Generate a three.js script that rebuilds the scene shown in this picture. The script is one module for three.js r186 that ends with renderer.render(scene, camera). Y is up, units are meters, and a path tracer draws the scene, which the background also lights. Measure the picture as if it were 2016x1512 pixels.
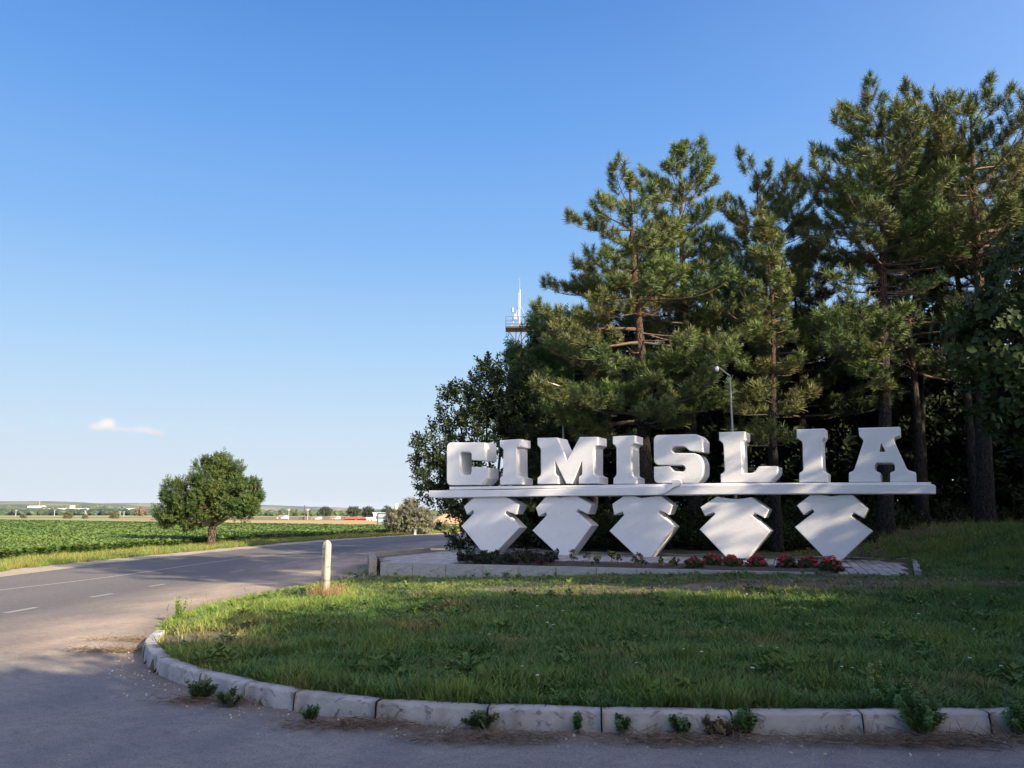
import * as THREE from 'three';
import { ImprovedNoise } from 'three/addons/math/ImprovedNoise.js';
import { mergeGeometries } from 'three/addons/utils/BufferGeometryUtils.js';

// ------------------------------------------------------------------ camera, sky, sun, exposure
const EYE = 1.6, FOCAL = 1520, PITCH = Math.atan(256 / FOCAL);
const scene = new THREE.Scene();
const camera = new THREE.PerspectiveCamera(2 * Math.atan(756 / FOCAL) * 180 / Math.PI, 4 / 3, 0.05, 20000);
camera.position.set(0, EYE, 0);
camera.rotation.set(PITCH, 0, 0);
const EXPOSURE = 2.3;
const SUN_AZ = 48 * Math.PI / 180, SUN_EL = 24 * Math.PI / 180;   // azimuth from straight behind the camera towards the right
const SUN = new THREE.Vector3(Math.sin(SUN_AZ) * Math.cos(SUN_EL), Math.sin(SUN_EL), Math.cos(SUN_AZ) * Math.cos(SUN_EL));
const lin = (c) => (c <= 0.04045 ? c / 12.92 : ((c + 0.055) / 1.055) ** 2.4);
const clamp = THREE.MathUtils.clamp, sstep = (a, b, x) => { const t = clamp((x - a) / (b - a), 0, 1); return t * t * (3 - 2 * t); }, mix = (a, b, t) => a + (b - a) * t;
const perlin = new ImprovedNoise();
const N = (x, y = 0, z = 0) => perlin.noise(x + 31.7, y + 17.3, z + 5.1);
const fbm = (x, y, z = 0, o = 4) => { let s = 0, a = 0.5, f = 1; for (let i = 0; i < o; i++) { s += a * N(x * f, y * f, z + i * 7.7); a *= 0.5; f *= 2.03; } return s; };
{
  const W = 2048, H = 1024, data = new Float32Array(W * H * 4);
  // elevation in degrees, then the clear sky's colour there, away from the sun
  const stops = [[0, 214, 226, 238], [3, 214, 227, 241], [6, 203, 226, 246], [12, 172, 212, 250], [19, 137, 188, 246], [28, 107, 165, 237], [37, 81, 140, 217], [55, 58, 106, 186], [90, 48, 90, 168]];
  const S = stops.map(([e, r, g, b]) => [e, lin(r / 255), lin(g / 255), lin(b / 255)]);
  for (let j = 0; j < H; j++) {
    const el = ((j + 0.5) / H - 0.5) * Math.PI, ed = Math.max(0, el * 180 / Math.PI);
    let k = 0; while (k < S.length - 2 && S[k + 1][0] < ed) k++;
    const f = clamp((ed - S[k][0]) / (S[k + 1][0] - S[k][0]), 0, 1);
    for (let i = 0; i < W; i++) {
      const az = ((i + 0.5) / W - 0.5) * 2 * Math.PI;
      const dx = Math.cos(az) * Math.cos(el), dy = Math.sin(el), dz = Math.sin(az) * Math.cos(el);
      const g = Math.acos(clamp(dx * SUN.x + dy * SUN.y + dz * SUN.z, -1, 1)) * 180 / Math.PI;
      const glow = 4.1 * Math.exp(-((g / 45) ** 2)) + 2.4 * Math.exp(-((g / 22) ** 2));
      const c = [0, 1, 2].map((q) => mix(S[k][q + 1], S[k + 1][q + 1], f));
      const white = (c[0] + c[1] + c[2]) / 3, o = (j * W + i) * 4;
      const tint = [1.26, 1.0, 0.76];
      for (let q = 0; q < 3; q++) data[o + q] = (c[q] + glow * mix(c[q], (0.45 + 0.55 * white) * tint[q], 0.8)) / EXPOSURE;
      data[o + 3] = 1;
      // the small clouds low on the left
      const a = Math.atan2(dx, -dz) * 180 / Math.PI, e = el * 180 / Math.PI;
      if (a > -36 && a < -22 && e > 3.5 && e < 9) {
        let al = 0;
        for (const [ca, ce, ra, re, s] of [[-27.8, 5.8, 0.55, 0.42, 1], [-28.3, 5.6, 0.6, 0.2, 0.9], [-26.9, 5.55, 1.2, 0.16, 0.8], [-25.6, 5.5, 0.8, 0.24, 1], [-24.9, 5.4, 0.7, 0.18, 1], [-32.9, 5.2, 0.7, 0.12, 0.3], [-30.8, 5.8, 0.35, 0.12, 0.2]]) {
          const de = e - ce, d = Math.hypot((a - ca) / ra, de / (de < 0 ? re * 0.6 : re)) + 0.35 * fbm(a * 2.2, e * 3, 3);
          al = Math.max(al, s * sstep(1.15, 0.55, d));
        }
        const sh = sstep(5.3, 5.85, e);
        const cl = [mix(0.78, 1.0, sh), mix(0.76, 0.95, sh), mix(0.84, 0.92, sh)];
        for (let q = 0; q < 3; q++) data[o + q] = mix(data[o + q], cl[q] / EXPOSURE, al);
      }
    }
  }
  const sky = new THREE.DataTexture(data, W, H, THREE.RGBAFormat, THREE.FloatType);
  sky.mapping = THREE.EquirectangularReflectionMapping; sky.magFilter = THREE.LinearFilter; sky.minFilter = THREE.LinearFilter; sky.needsUpdate = true;
  scene.background = sky; scene.environment = sky;
}
const sun = new THREE.DirectionalLight(new THREE.Color(1.0, 0.83, 0.6), 5);
sun.position.copy(SUN).multiplyScalar(90); sun.target.position.set(0, 0, -20); sun.position.add(sun.target.position);
sun.castShadow = true; sun.shadow.mapSize.set(4096, 4096);
Object.assign(sun.shadow.camera, { left: -70, right: 70, top: 60, bottom: -60, near: 1, far: 260 });
scene.add(sun, sun.target);
scene.fog = new THREE.FogExp2(new THREE.Color(0.78, 0.86, 0.98), 0.00003);
const renderer = new THREE.WebGLRenderer({ antialias: true });
renderer.toneMapping = THREE.LinearToneMapping; renderer.toneMappingExposure = EXPOSURE; renderer.shadowMap.enabled = true;

// ------------------------------------------------------------------ helpers
const rng = (s) => () => { s = (s + 0x6d2b79f5) | 0; let t = Math.imul(s ^ (s >>> 15), 1 | s); t = (t + Math.imul(t ^ (t >>> 7), 61 | t)) ^ t; return ((t ^ (t >>> 14)) >>> 0) / 4294967296; };
const V = (x, y, f) => new THREE.Vector3(x, y, -f);                // f: metres in front of the camera's position
const up = new THREE.Vector3(0, 1, 0);
const cP = Math.cos(PITCH), sP = Math.sin(PITCH);
const ray = (px, py) => { const u = (px - 1008) / FOCAL, v = (756 - py) / FOCAL; return [u, v * cP + sP, cP - v * sP]; };
const G = (px, py, h = 0) => { const [x, y, z] = ray(px, py), t = (h - EYE) / y; return [x * t, z * t]; };          // where the ground of height h is seen
const D = (px, py, f) => { const [x, y, z] = ray(px, py), t = f / z; return [x * t, EYE + y * t]; };                 // x and height at f metres
const used = {};
const numbered = (n) => { const k = used[n] = (used[n] ?? -1) + 1; return k ? n + '_' + String(k).padStart(3, '0') : n; };
const shade = (o) => { o.castShadow = o.receiveShadow = true; return o; };
function tag(o, label, category, group, kind) { if (label) o.userData.label = label; if (category) o.userData.category = category; if (group) o.userData.group = group; if (kind) o.userData.kind = kind; return o; }
function base(name, x, y, f, turn = 0) { const o = new THREE.Group(); o.name = numbered(name); o.position.set(x, y, -f); o.rotation.y = turn; scene.add(o); return o; }
function part(name, geo, mat, parent = scene) { const m = shade(new THREE.Mesh(geo, mat)); m.name = parent === scene ? numbered(name) : name; parent.add(m); return m; }
function structure(name, geo, mat) { return tag(part(name, geo, mat), null, null, null, 'structure'); }

class MB {                                                        // collects faces into one geometry
  constructor() { this.p = []; this.c = []; this.uv = []; this.i = []; }
  vert(x, y, z, c = [1, 1, 1], u = 0, v = 0) { this.p.push(x, y, z); this.c.push(c[0], c[1], c[2]); this.uv.push(u, v); return this.p.length / 3 - 1; }
  quad(a, b, c, d) { this.i.push(a, b, c, a, c, d); return this; }
  face(pts, col) { const k = pts.map((p) => this.vert(p.x, p.y, p.z, col, p.x + p.z, p.y)); for (let j = 1; j < k.length - 1; j++) this.i.push(k[0], k[j], k[j + 1]); return this; }
  tube(pts, radii, sides = 6, col = [1, 1, 1], cap = true, bump = 0) {
    const t = new THREE.Vector3(), n = new THREE.Vector3(), b = new THREE.Vector3(); let prev = -1, len = 0;
    n.set(1, 0.13, 0.07);
    for (let k = 0; k < pts.length; k++) {
      t.subVectors(pts[Math.min(k + 1, pts.length - 1)], pts[Math.max(k - 1, 0)]).normalize();
      n.addScaledVector(t, -n.dot(t)); if (n.lengthSq() < 1e-6) n.set(t.y, -t.x, 0.01).addScaledVector(t, -n.dot(t)); n.normalize(); b.crossVectors(t, n);
      if (k) len += pts[k].distanceTo(pts[k - 1]);
      const start = this.p.length / 3, c = typeof col === 'function' ? col(pts[k]) : col;
      for (let s = 0; s <= sides; s++) {
        const a = (s % sides) / sides * Math.PI * 2, r = radii[k] * (1 + (bump ? bump * N(Math.cos(a) * 2 + pts[k].x, pts[k].y * 1.3, Math.sin(a) * 2) : 0));
        this.vert(pts[k].x + (n.x * Math.cos(a) + b.x * Math.sin(a)) * r, pts[k].y + (n.y * Math.cos(a) + b.y * Math.sin(a)) * r, pts[k].z + (n.z * Math.cos(a) + b.z * Math.sin(a)) * r, c, s / sides * Math.PI * 2 * Math.max(...radii), len);
      }
      if (prev >= 0) for (let s = 0; s < sides; s++) this.quad(prev + s, prev + s + 1, start + s + 1, start + s);
      else if (cap) { const m = this.vert(pts[0].x, pts[0].y, pts[0].z, c); for (let s = 0; s < sides; s++) this.i.push(m, start + s + 1, start + s); }
      prev = start;
      if (k === pts.length - 1 && cap) { const m = this.vert(pts[k].x, pts[k].y, pts[k].z, c); for (let s = 0; s < sides; s++) this.i.push(m, start + s, start + s + 1); }
    }
    return this;
  }
  bar(a, b, r, sides = 5, col) { return this.tube([a, b], [r, r], sides, col); }
  box(cx, cy, cz, w, h, d, turn = 0, col = [1, 1, 1]) {
    const g = new THREE.BoxGeometry(w, h, d); g.rotateY(turn); g.translate(cx, cy, cz); return this.geo(g, col);
  }
  geo(g, col = [1, 1, 1]) {
    const k = this.p.length / 3, P = g.attributes.position, U = g.attributes.uv, I = g.index;
    for (let j = 0; j < P.count; j++) this.vert(P.getX(j), P.getY(j), P.getZ(j), col, U ? U.getX(j) : 0, U ? U.getY(j) : 0);
    if (I) for (let j = 0; j < I.count; j++) this.i.push(k + I.getX(j)); else for (let j = 0; j < P.count; j++) this.i.push(k + j);
    return this;
  }
  make(flat = false) {
    let g = new THREE.BufferGeometry();
    g.setAttribute('position', new THREE.Float32BufferAttribute(this.p, 3)); g.setAttribute('color', new THREE.Float32BufferAttribute(this.c, 3)); g.setAttribute('uv', new THREE.Float32BufferAttribute(this.uv, 2));
    g.setIndex(this.i); if (flat) g = g.toNonIndexed(); g.computeVertexNormals(); return g;
  }
}
// a grey texture that tiles, from a noise function of (u, v, periodic noise)
function tile(size, fn, srgb = false) {
  const d = new Uint8Array(size * size * 4);
  for (let j = 0; j < size; j++) for (let i = 0; i < size; i++) {
    const c = fn(i / size, j / size), o = (j * size + i) * 4, a = Array.isArray(c) ? c : [c, c, c];
    for (let q = 0; q < 3; q++) d[o + q] = clamp(a[q], 0, 1) * 255; d[o + 3] = 255;
  }
  const t = new THREE.DataTexture(d, size, size); t.wrapS = t.wrapT = THREE.RepeatWrapping; t.magFilter = THREE.LinearFilter; t.needsUpdate = true;
  if (srgb) t.colorSpace = THREE.SRGBColorSpace; return t;
}
const tor = (u, v, f, z = 0) => { const a = u * Math.PI * 2, b = v * Math.PI * 2, r = f / (2 * Math.PI); return N(Math.cos(a) * r + z, Math.sin(a) * r + Math.cos(b) * r * 1.7, Math.sin(b) * r - z * 1.3); };
const tfbm = (u, v, f, z = 0, o = 4) => { let s = 0, a = 0.6; for (let i = 0; i < o; i++) { s += a * tor(u, v, f, z + i * 3.1); a *= 0.55; f *= 2; } return s; };
const rT = rng(5), grit = Float32Array.from({ length: 512 * 512 }, () => rT());
const gritAt = (u, v) => grit[(Math.floor(v * 512) % 512) * 512 + Math.floor(u * 512) % 512];
const tx = {
  grain: tile(512, (u, v) => { const g = gritAt(u, v), g2 = grit[(Math.floor(v * 150) * 150 + Math.floor(u * 150)) % 262144]; return 0.76 + (g2 > 0.94 ? 0.3 : g2 < 0.1 ? -0.28 : (g2 - 0.5) * 0.2) + 0.2 * tfbm(u, v, 9, 1) + (g > 0.95 ? 0.4 : g < 0.1 ? -0.4 : (g - 0.5) * 0.3); }),
  gritBump: tile(512, (u, v) => 0.5 + 0.35 * (gritAt(u, v) - 0.5) + 0.35 * tfbm(u, v, 24, 4)),
  stucco: tile(512, (u, v) => 0.5 + 0.55 * tfbm(u, v, 26, 2, 4) + 0.07 * (gritAt(u, v) - 0.5)),
  paint: tile(512, (u, v) => 0.96 + 0.05 * tfbm(u, v, 5, 6, 5) - 0.05 * sstep(0.14, 0.4, tfbm(u, v * 0.99, 11, 9)) - (gritAt(u, v) > 0.985 ? 0.05 : 0)),
  concrete: tile(512, (u, v) => 0.82 + 0.22 * tfbm(u, v, 6, 3, 5) - 0.35 * sstep(0.2, 0.42, tfbm(u, v, 14, 12)) + 0.1 * (gritAt(u, v) - 0.5)),
  bark: tile(256, (u, v) => 0.5 + 0.7 * tor(u, v, 18, 1) * (0.6 + tor(u, v, 5, 4)) - 0.5 * sstep(0.3, 0.0, Math.abs(tor(u, v * 1, 11, 8)))),
  soil: tile(512, (u, v) => 0.72 + 0.3 * tfbm(u, v, 12, 5, 5) + 0.24 * (gritAt(u, v) - 0.5)),
};
const std = (o) => new THREE.MeshStandardMaterial({ vertexColors: true, roughness: 0.9, ...o });
const rep = (t, x, y = x) => { const c = t.clone(); c.repeat.set(x, y); c.needsUpdate = true; return c; };
const M = {
  asphalt: std({ map: rep(tx.grain, 0.9), bumpMap: rep(tx.gritBump, 0.9), bumpScale: 0.006, roughness: 0.92 }),
  paintLine: std({ color: new THREE.Color(0.36, 0.35, 0.34), map: rep(tx.concrete, 1.3) }),
  soil: std({ map: rep(tx.soil, 0.7), bumpMap: rep(tx.soil, 0.7), bumpScale: 0.03, roughness: 1 }),
  field: std({ map: rep(tx.soil, 0.3), roughness: 1 }),
  stucco: std({ color: new THREE.Color(0.81, 0.805, 0.79), map: rep(tx.paint, 0.45), bumpMap: rep(tx.stucco, 0.9), bumpScale: 0.004, roughness: 0.7 }),
  concrete: std({ map: rep(tx.concrete, 0.8), bumpMap: rep(tx.gritBump, 0.9), bumpScale: 0.006 }),
  paver: std({ map: rep(tx.concrete, 0.6), bumpMap: rep(tx.gritBump, 1.1), bumpScale: 0.003 }),
  bark: std({ map: rep(tx.bark, 1.1, 0.55), bumpMap: rep(tx.bark, 1.1, 0.55), bumpScale: 0.035, roughness: 0.95 }),
  wood: std({ roughness: 0.9 }),
  metal: std({ color: new THREE.Color(0.34, 0.34, 0.33), metalness: 0.3, roughness: 0.45, vertexColors: false }),
  darkSteel: std({ color: new THREE.Color(0.07, 0.05, 0.045), metalness: 0.2, roughness: 0.7, vertexColors: false }),
  white: std({ color: new THREE.Color(0.8, 0.8, 0.8), roughness: 0.5, vertexColors: false }),
  plain: std({ roughness: 0.85 }),
  needle: new THREE.MeshPhysicalMaterial({ roughness: 0.55, specularIntensity: 0.6, side: THREE.DoubleSide }),
  leaf: new THREE.MeshPhysicalMaterial({ roughness: 0.65, transmission: 0.3, thickness: 0, specularIntensity: 0.3, side: THREE.DoubleSide }),
  grass: new THREE.MeshPhysicalMaterial({ roughness: 0.65, transmission: 0.3, thickness: 0, specularIntensity: 0.35, side: THREE.DoubleSide }),
  petal: new THREE.MeshPhysicalMaterial({ roughness: 0.7, transmission: 0.25, thickness: 0, side: THREE.DoubleSide }),
};
function copies(name, geo, mat, list, parent = scene) {             // list: [Matrix4, [r, g, b]]
  const m = shade(new THREE.InstancedMesh(geo, mat, Math.max(1, list.length))), c = new THREE.Color();
  m.name = parent === scene ? numbered(name) : name;
  list.forEach(([mt, col], k) => { m.setMatrixAt(k, mt); m.setColorAt(k, c.setRGB(...col)); });
  m.userData.kind = 'stuff'; parent.add(m); return m;
}
const _q = new THREE.Quaternion(), _q2 = new THREE.Quaternion(), _s = new THREE.Vector3();
function place(pos, dir, spin, sx, sy = sx, sz = sx) {
  _q.setFromUnitVectors(up, dir); _q2.setFromAxisAngle(up, spin);
  return new THREE.Matrix4().compose(pos, _q.clone().multiply(_q2), _s.set(sx, sy, sz));
}
const vary = (c, r, k) => { const b = 1 + (r() - 0.5) * k, w = (r() - 0.5) * k * 0.5; return [c[0] * b * (1 + w), c[1] * b, c[2] * b * (1 - w)]; };
const inside = (poly, x, y) => { let k = false; for (let i = 0, j = poly.length - 1; i < poly.length; j = i++) { const [a, b] = poly[i], [c, d] = poly[j]; if ((b > y) !== (d > y) && x < (c - a) * (y - b) / (d - b) + a) k = !k; } return k; };
const along = (pts, x, y) => { let best = 1e9, at = 0; for (let i = 0; i < pts.length - 1; i++) { const [a, b] = pts[i], [c, d] = pts[i + 1], l = (c - a) ** 2 + (d - b) ** 2, t = clamp(((x - a) * (c - a) + (y - b) * (d - b)) / l, 0, 1), e = Math.hypot(x - a - t * (c - a), y - b - t * (d - b)); if (e < best) { best = e; at = i + t; } } return [best, at]; };
const curve = (pts, n) => new THREE.CatmullRomCurve3(pts.map(([x, f]) => new THREE.Vector3(x, 0, f)), false, 'centripetal').getSpacedPoints(n).map((p) => [p.x, p.z]);

// ------------------------------------------------------------------ ground, road, fields
const KERB = curve([[34, 6.3], [20, 6.2], [8, 6.12], [3.8, 6.05], [1.46, 6.02], [-0.03, 6.16], [-0.8, 6.31], [-1.49, 6.54], [-2.21, 6.97], [-2.95, 7.55], [-3.67, 8.3], [-4.25, 9.27], [-4.55, 10.2]], 160);
const EDGE = curve([[-4.55, 10.2], [-5.1, 11.7], [-5.35, 13.6], [-5.1, 16.6], [-4.7, 18.6], [-4.6, 21.8], [-4.7, 25], [-3.2, 28.8], [-0.8, 34], [3, 44], [9, 58], [18, 76]], 120);
const ISLAND = [...KERB, ...EDGE, [60, 76], [60, 6.3]];
const edgeInfo = (x, f) => { const a = along(KERB, x, f), b = along(EDGE, x, f); return [Math.min(a[0], b[0]), a[0] <= b[0]]; };
const FRONT = [[-3.41, 20.5], [8.25, 16.33]];                       // front edge of the paved platform
function islandY(x, f) {
  const [d, kerbed] = edgeInfo(x, f);
  if (kerbed && d < 0.3 && !inside(ISLAND, x, f)) return -0.12;
  const body = 0.12 + 0.2 * sstep(-2.5, 7, x) * sstep(8, 15.5, f) + 0.1 * sstep(8, 14, x) * sstep(8, 14, f) + 0.75 * sstep(10.3, 15.5, x) * sstep(14.5, 21, f) + 0.03 * fbm(x * 0.5, f * 0.5, 2) + 0.012 * fbm(x * 3, f * 3, 5);
  const low = 0.1 * sstep(4, -2, x) * sstep(16, 20, f);
  const h = body - low;
  return kerbed ? Math.min(h, 0.105 + 0.25 * Math.max(0, d - 0.15)) : mix(-0.04, h, sstep(0, 0.9, d));
}
// patches of bare earth on the lawn: x, f, radius across, radius deep, strength
const BARE = [[4.5, 14.4, 4.6, 1.3, 0.72], [8.3, 14.8, 2.4, 1.0, 0.8], [-3.85, 9.6, 0.9, 0.85, 1.1], [-2.9, 8.9, 0.5, 0.4, 0.7], [0.8, 15.6, 1.6, 0.5, 0.8], [-0.9, 11.9, 0.8, 0.3, 0.6], [-0.3, 17.5, 2.2, 0.5, 0.7], [5.5, 15.8, 3.4, 0.35, 0.5], [-4.0, 20.3, 0.9, 1.0, 1], [-2.0, 13.9, 0.7, 0.3, 0.8], [1.2, 8.2, 0.4, 0.25, 0.5]];
function bareness(x, f) {
  let b = 0; for (const [cx, cf, rx, rf, s] of BARE) b = Math.max(b, s * sstep(1.25, 0.55, Math.hypot((x - cx) / rx, (f - cf) / rf) + 1.1 * fbm(x * 1.3, f * 1.3, 8)));
  if (f > 24) b = Math.max(b, sstep(24, 27, f) * 0.75);
  return clamp(b, 0, 1);
}
{
  const m = new MB();                                               // the plain, one sheet to the horizon
  const ring = [0, 60, 200, 600, 1500, 4000, 9000];
  for (let k = 0; k < ring.length; k++) for (let a = 0; a < 48; a++) { const t = a / 48 * Math.PI * 2; m.vert(Math.cos(t) * ring[k], -0.09, Math.sin(t) * ring[k], mixc([0.16, 0.17, 0.08], [0.2, 0.18, 0.1], 0.5 + fbm(a, k)), Math.cos(t) * ring[k], Math.sin(t) * ring[k]); }
  for (let k = 0; k < ring.length - 1; k++) for (let a = 0; a < 48; a++) { const b = (a + 1) % 48; m.quad(k * 48 + a, k * 48 + b, k * 48 + 48 + b, k * 48 + 48 + a); }
  structure('ground', m.make(), M.field);
}
function mixc(a, b, t) { return [mix(a[0], b[0], t), mix(a[1], b[1], t), mix(a[2], b[2], t)]; }
function sheet(name, poly, y, color, mat, step = 0) {               // a flat polygon [x, f]; step: a grid of that size with a colour for each corner
  const m = new MB();
  if (!step) {
    const s = new THREE.Shape(poly.map(([x, f]) => new THREE.Vector2(x, f))), g = new THREE.ShapeGeometry(s), P = g.attributes.position;
    for (let k = 0; k < P.count; k++) m.vert(P.getX(k), y, -P.getY(k), color(P.getX(k), P.getY(k)), P.getX(k), P.getY(k));
    for (let k = 0; k < g.index.count; k++) m.i.push(g.index.getX(k));
  } else {
    const xs = poly.map((p) => p[0]), fs = poly.map((p) => p[1]), x0 = Math.min(...xs), x1 = Math.max(...xs), f0 = Math.min(...fs), f1 = Math.max(...fs), ids = new Map();
    const nx = Math.ceil((x1 - x0) / step), nf = Math.ceil((f1 - f0) / step);
    const at = (i, j) => { const k = i * 100000 + j; if (!ids.has(k)) { const x = x0 + i * step, f = f0 + j * step; ids.set(k, m.vert(x, typeof y === 'function' ? y(x, f) : y, -f, color(x, f), x, f)); } return ids.get(k); };
    for (let i = 0; i < nx; i++) for (let j = 0; j < nf; j++) if (inside(poly, x0 + (i + 0.5) * step, f0 + (j + 0.5) * step)) m.quad(at(i, j), at(i + 1, j), at(i + 1, j + 1), at(i, j + 1));
  }
  return structure(name, m.make(), mat);
}
const ROADLEFT = curve([[-12.5, -30], [-12.7, 0], [-13.0, 14], [-13.3, 20.3], [-13.5, 25], [-13.3, 29], [-12.6, 36], [-11.3, 46], [-8.7, 56], [-5.2, 66], [3, 84], [16, 106], [40, 140]], 140);
const onRoadLeft = (f) => { for (let k = 0; k < ROADLEFT.length - 1; k++) if (ROADLEFT[k + 1][1] >= f) { const [a, b] = ROADLEFT[k], [c, d] = ROADLEFT[k + 1]; return a + (c - a) * (f - b) / (d - b); } return 40; };
const asphaltColor = (x, f) => {
  const l = onRoadLeft(f), r = x - l, n = fbm(x * 0.35, f * 0.12, 1), n2 = fbm(x * 1.7, f * 0.7, 4);
  let c = [0.14, 0.13, 0.128];
  c = mixc(c, [0.178, 0.165, 0.16], clamp(0.5 + n * 1.5, 0, 1));
  // dust that the side road has dragged out
  const [dk] = edgeInfo(x, f);
  const apron = sstep(4.9, 8.3, r + 1.6 * n + 0.5 * n2) * sstep(6.5, 9, f + 1.5 * n);
  c = mixc(c, [0.6, 0.475, 0.345], apron * clamp(0.72 + n2 * 0.9, 0, 1));
  const near = sstep(9.6, 7.4, f + 1.2 * n);
  c = mixc(c, mixc([0.215, 0.22, 0.226], [0.33, 0.315, 0.295], clamp(0.42 + 1.8 * n2 + 0.8 * n, 0, 1)), near);
  const gutter = sstep(0.55 + 0.35 * n2, 0.05, dk);
  c = mixc(c, [0.2, 0.165, 0.13], gutter * 0.75);
  c = mixc(c, [0.3, 0.26, 0.2], 0.7 * sstep(0.5, -0.2, r + 0.4 * n2));
  return c;
};
{
  const wide = [...ROADLEFT.filter(([, f]) => f > -8 && f < 138)];
  const far = [];
  for (const [x, f] of wide) if (f > 24) far.push([x + 9.5 + (f > 60 ? 0 : sstep(60, 24, f) * 1.5), f]);
  const poly = [...wide, ...far.reverse(), [40, 24], [40, -8]];
  sheet('road', poly, 0, asphaltColor, M.asphalt, 0.22);
  const road = scene.children.at(-1);
  const mark = (x0, f0, x1, f1, w) => { const m = new MB(), dx = x1 - x0, df = f1 - f0, l = Math.hypot(dx, df), ox = -df / l * w / 2, of = dx / l * w / 2; const v = [[x0 - ox, f0 - of], [x0 + ox, f0 + of], [x1 + ox, f1 + of], [x1 - ox, f1 - of]].map(([x, f]) => m.vert(x, 0.004, -f, [1, 1, 1], x, f)); m.quad(v[0], v[3], v[2], v[1]); return m; };
  for (const [a, b] of [[[10, 1207], [72, 1196]], [[178, 1176], [222, 1169]], [[293, 1155], [325, 1150]], [[392, 1137], [408, 1135]], [[455, 1127], [480, 1122]], [[514, 1117], [533, 1113]], [[565, 1109], [592, 1104]], [[604, 1101], [621, 1098]], [[671, 1091], [681, 1088.5]], [[696, 1086], [708, 1083.5]]]) {
    const p = G(...a), q = G(...b); part('dash_marking', mark(...p, ...q, 0.11).make(), M.paintLine, road);
  }
  const solid = new MB(), S = curve([G(-400, 1218), G(0, 1162), G(137, 1146), G(245, 1132), G(400, 1109.5), G(560, 1089), G(640, 1079.5), G(760, 1066.5), G(880, 1057)], 60); let prev = null;
  S.forEach(([x, f], k) => { const [a, b] = S[Math.max(0, k - 1)], [c, d] = S[Math.min(S.length - 1, k + 1)], l = Math.hypot(c - a, d - b), ox = (d - b) / l * 0.055, of = -(c - a) / l * 0.055; const p = solid.vert(x - ox, 0.004, -(f - of), [1, 1, 1], x, f), q = solid.vert(x + ox, 0.004, -(f + of), [1, 1, 1], x + 0.1, f); if (prev !== null) solid.quad(prev, prev + 1, q, p); prev = p; });
  part('line_marking', solid.make(), M.paintLine, road);
  // pale sandy shoulder along the far side, then the grassy verge and the fields
  const shoulder = (w0, w1) => [...wide.map(([x, f]) => [x - w0 - 0.1 * fbm(f, 2), f]), ...wide.map(([x, f]) => [x - w1 - 0.25 * fbm(f * 0.7, 5), f]).reverse()];
  sheet('shoulder', shoulder(-0.15, 1.15), 0.006, (x, f) => mixc([0.55, 0.48, 0.37], [0.44, 0.38, 0.29], clamp(0.5 + 2 * fbm(x * 2, f, 3), 0, 1)), M.soil, 0.3);
  sheet('verge', shoulder(0.7, 6.5), -0.03, (x, f) => mixc([0.11, 0.13, 0.045], [0.17, 0.15, 0.07], clamp(0.5 + 2 * fbm(x, f, 3), 0, 1)), M.soil, 0.6);
}
const FIELDFAR = (x) => 104 + 0.85 * clamp(-x - 20, -30, 180);
const fieldSide = (f) => onRoadLeft(f) - 4.1 - 2.2 * sstep(26, 18, f);
{
  const side = []; for (let f = 4; f <= 136; f += 4) side.push([fieldSide(f), f]);
  const far = []; for (let x = 36; x >= -260; x -= 8) far.push([x, FIELDFAR(x)]);
  sheet('crop_field', [...side, ...far, [-260, 4]], -0.045, () => [0.075, 0.115, 0.035], M.field);
  sheet('wheat_field', [[-110, 178], [-66, 141], [-20, 103], [10, 78], [120, 78], [120, 211], [-110, 211]], -0.06, () => [0.5, 0.36, 0.15], M.field);
  sheet('stubble_field', [[-110, 210], [260, 210], [260, 700], [-110, 700]], -0.07, () => [0.24, 0.16, 0.1], M.field);
  sheet('meadow', [[-700, 150], [-60, 135], [-111, 180], [-111, 900], [-900, 900]], -0.062, (x, f) => (f > 520 ? [0.42, 0.38, 0.17] : f > 330 ? [0.2, 0.23, 0.07] : [0.34, 0.33, 0.12]), M.field, 18);
}
const lawn = sheet('lawn', ISLAND.map(([x, f]) => [Math.min(x, 34), Math.min(f, 46)]), islandY, (x, f) => {
  const b = bareness(x, f), n = clamp(0.5 + 1.5 * fbm(x * 2, f * 2, 6), 0, 1);
  return mixc(mixc([0.07, 0.085, 0.035], [0.11, 0.1, 0.05], n), f > 24 ? [0.07, 0.055, 0.04] : mixc([0.16, 0.13, 0.09], [0.22, 0.17, 0.12], n), b);
}, M.soil, 0.16);

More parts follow.
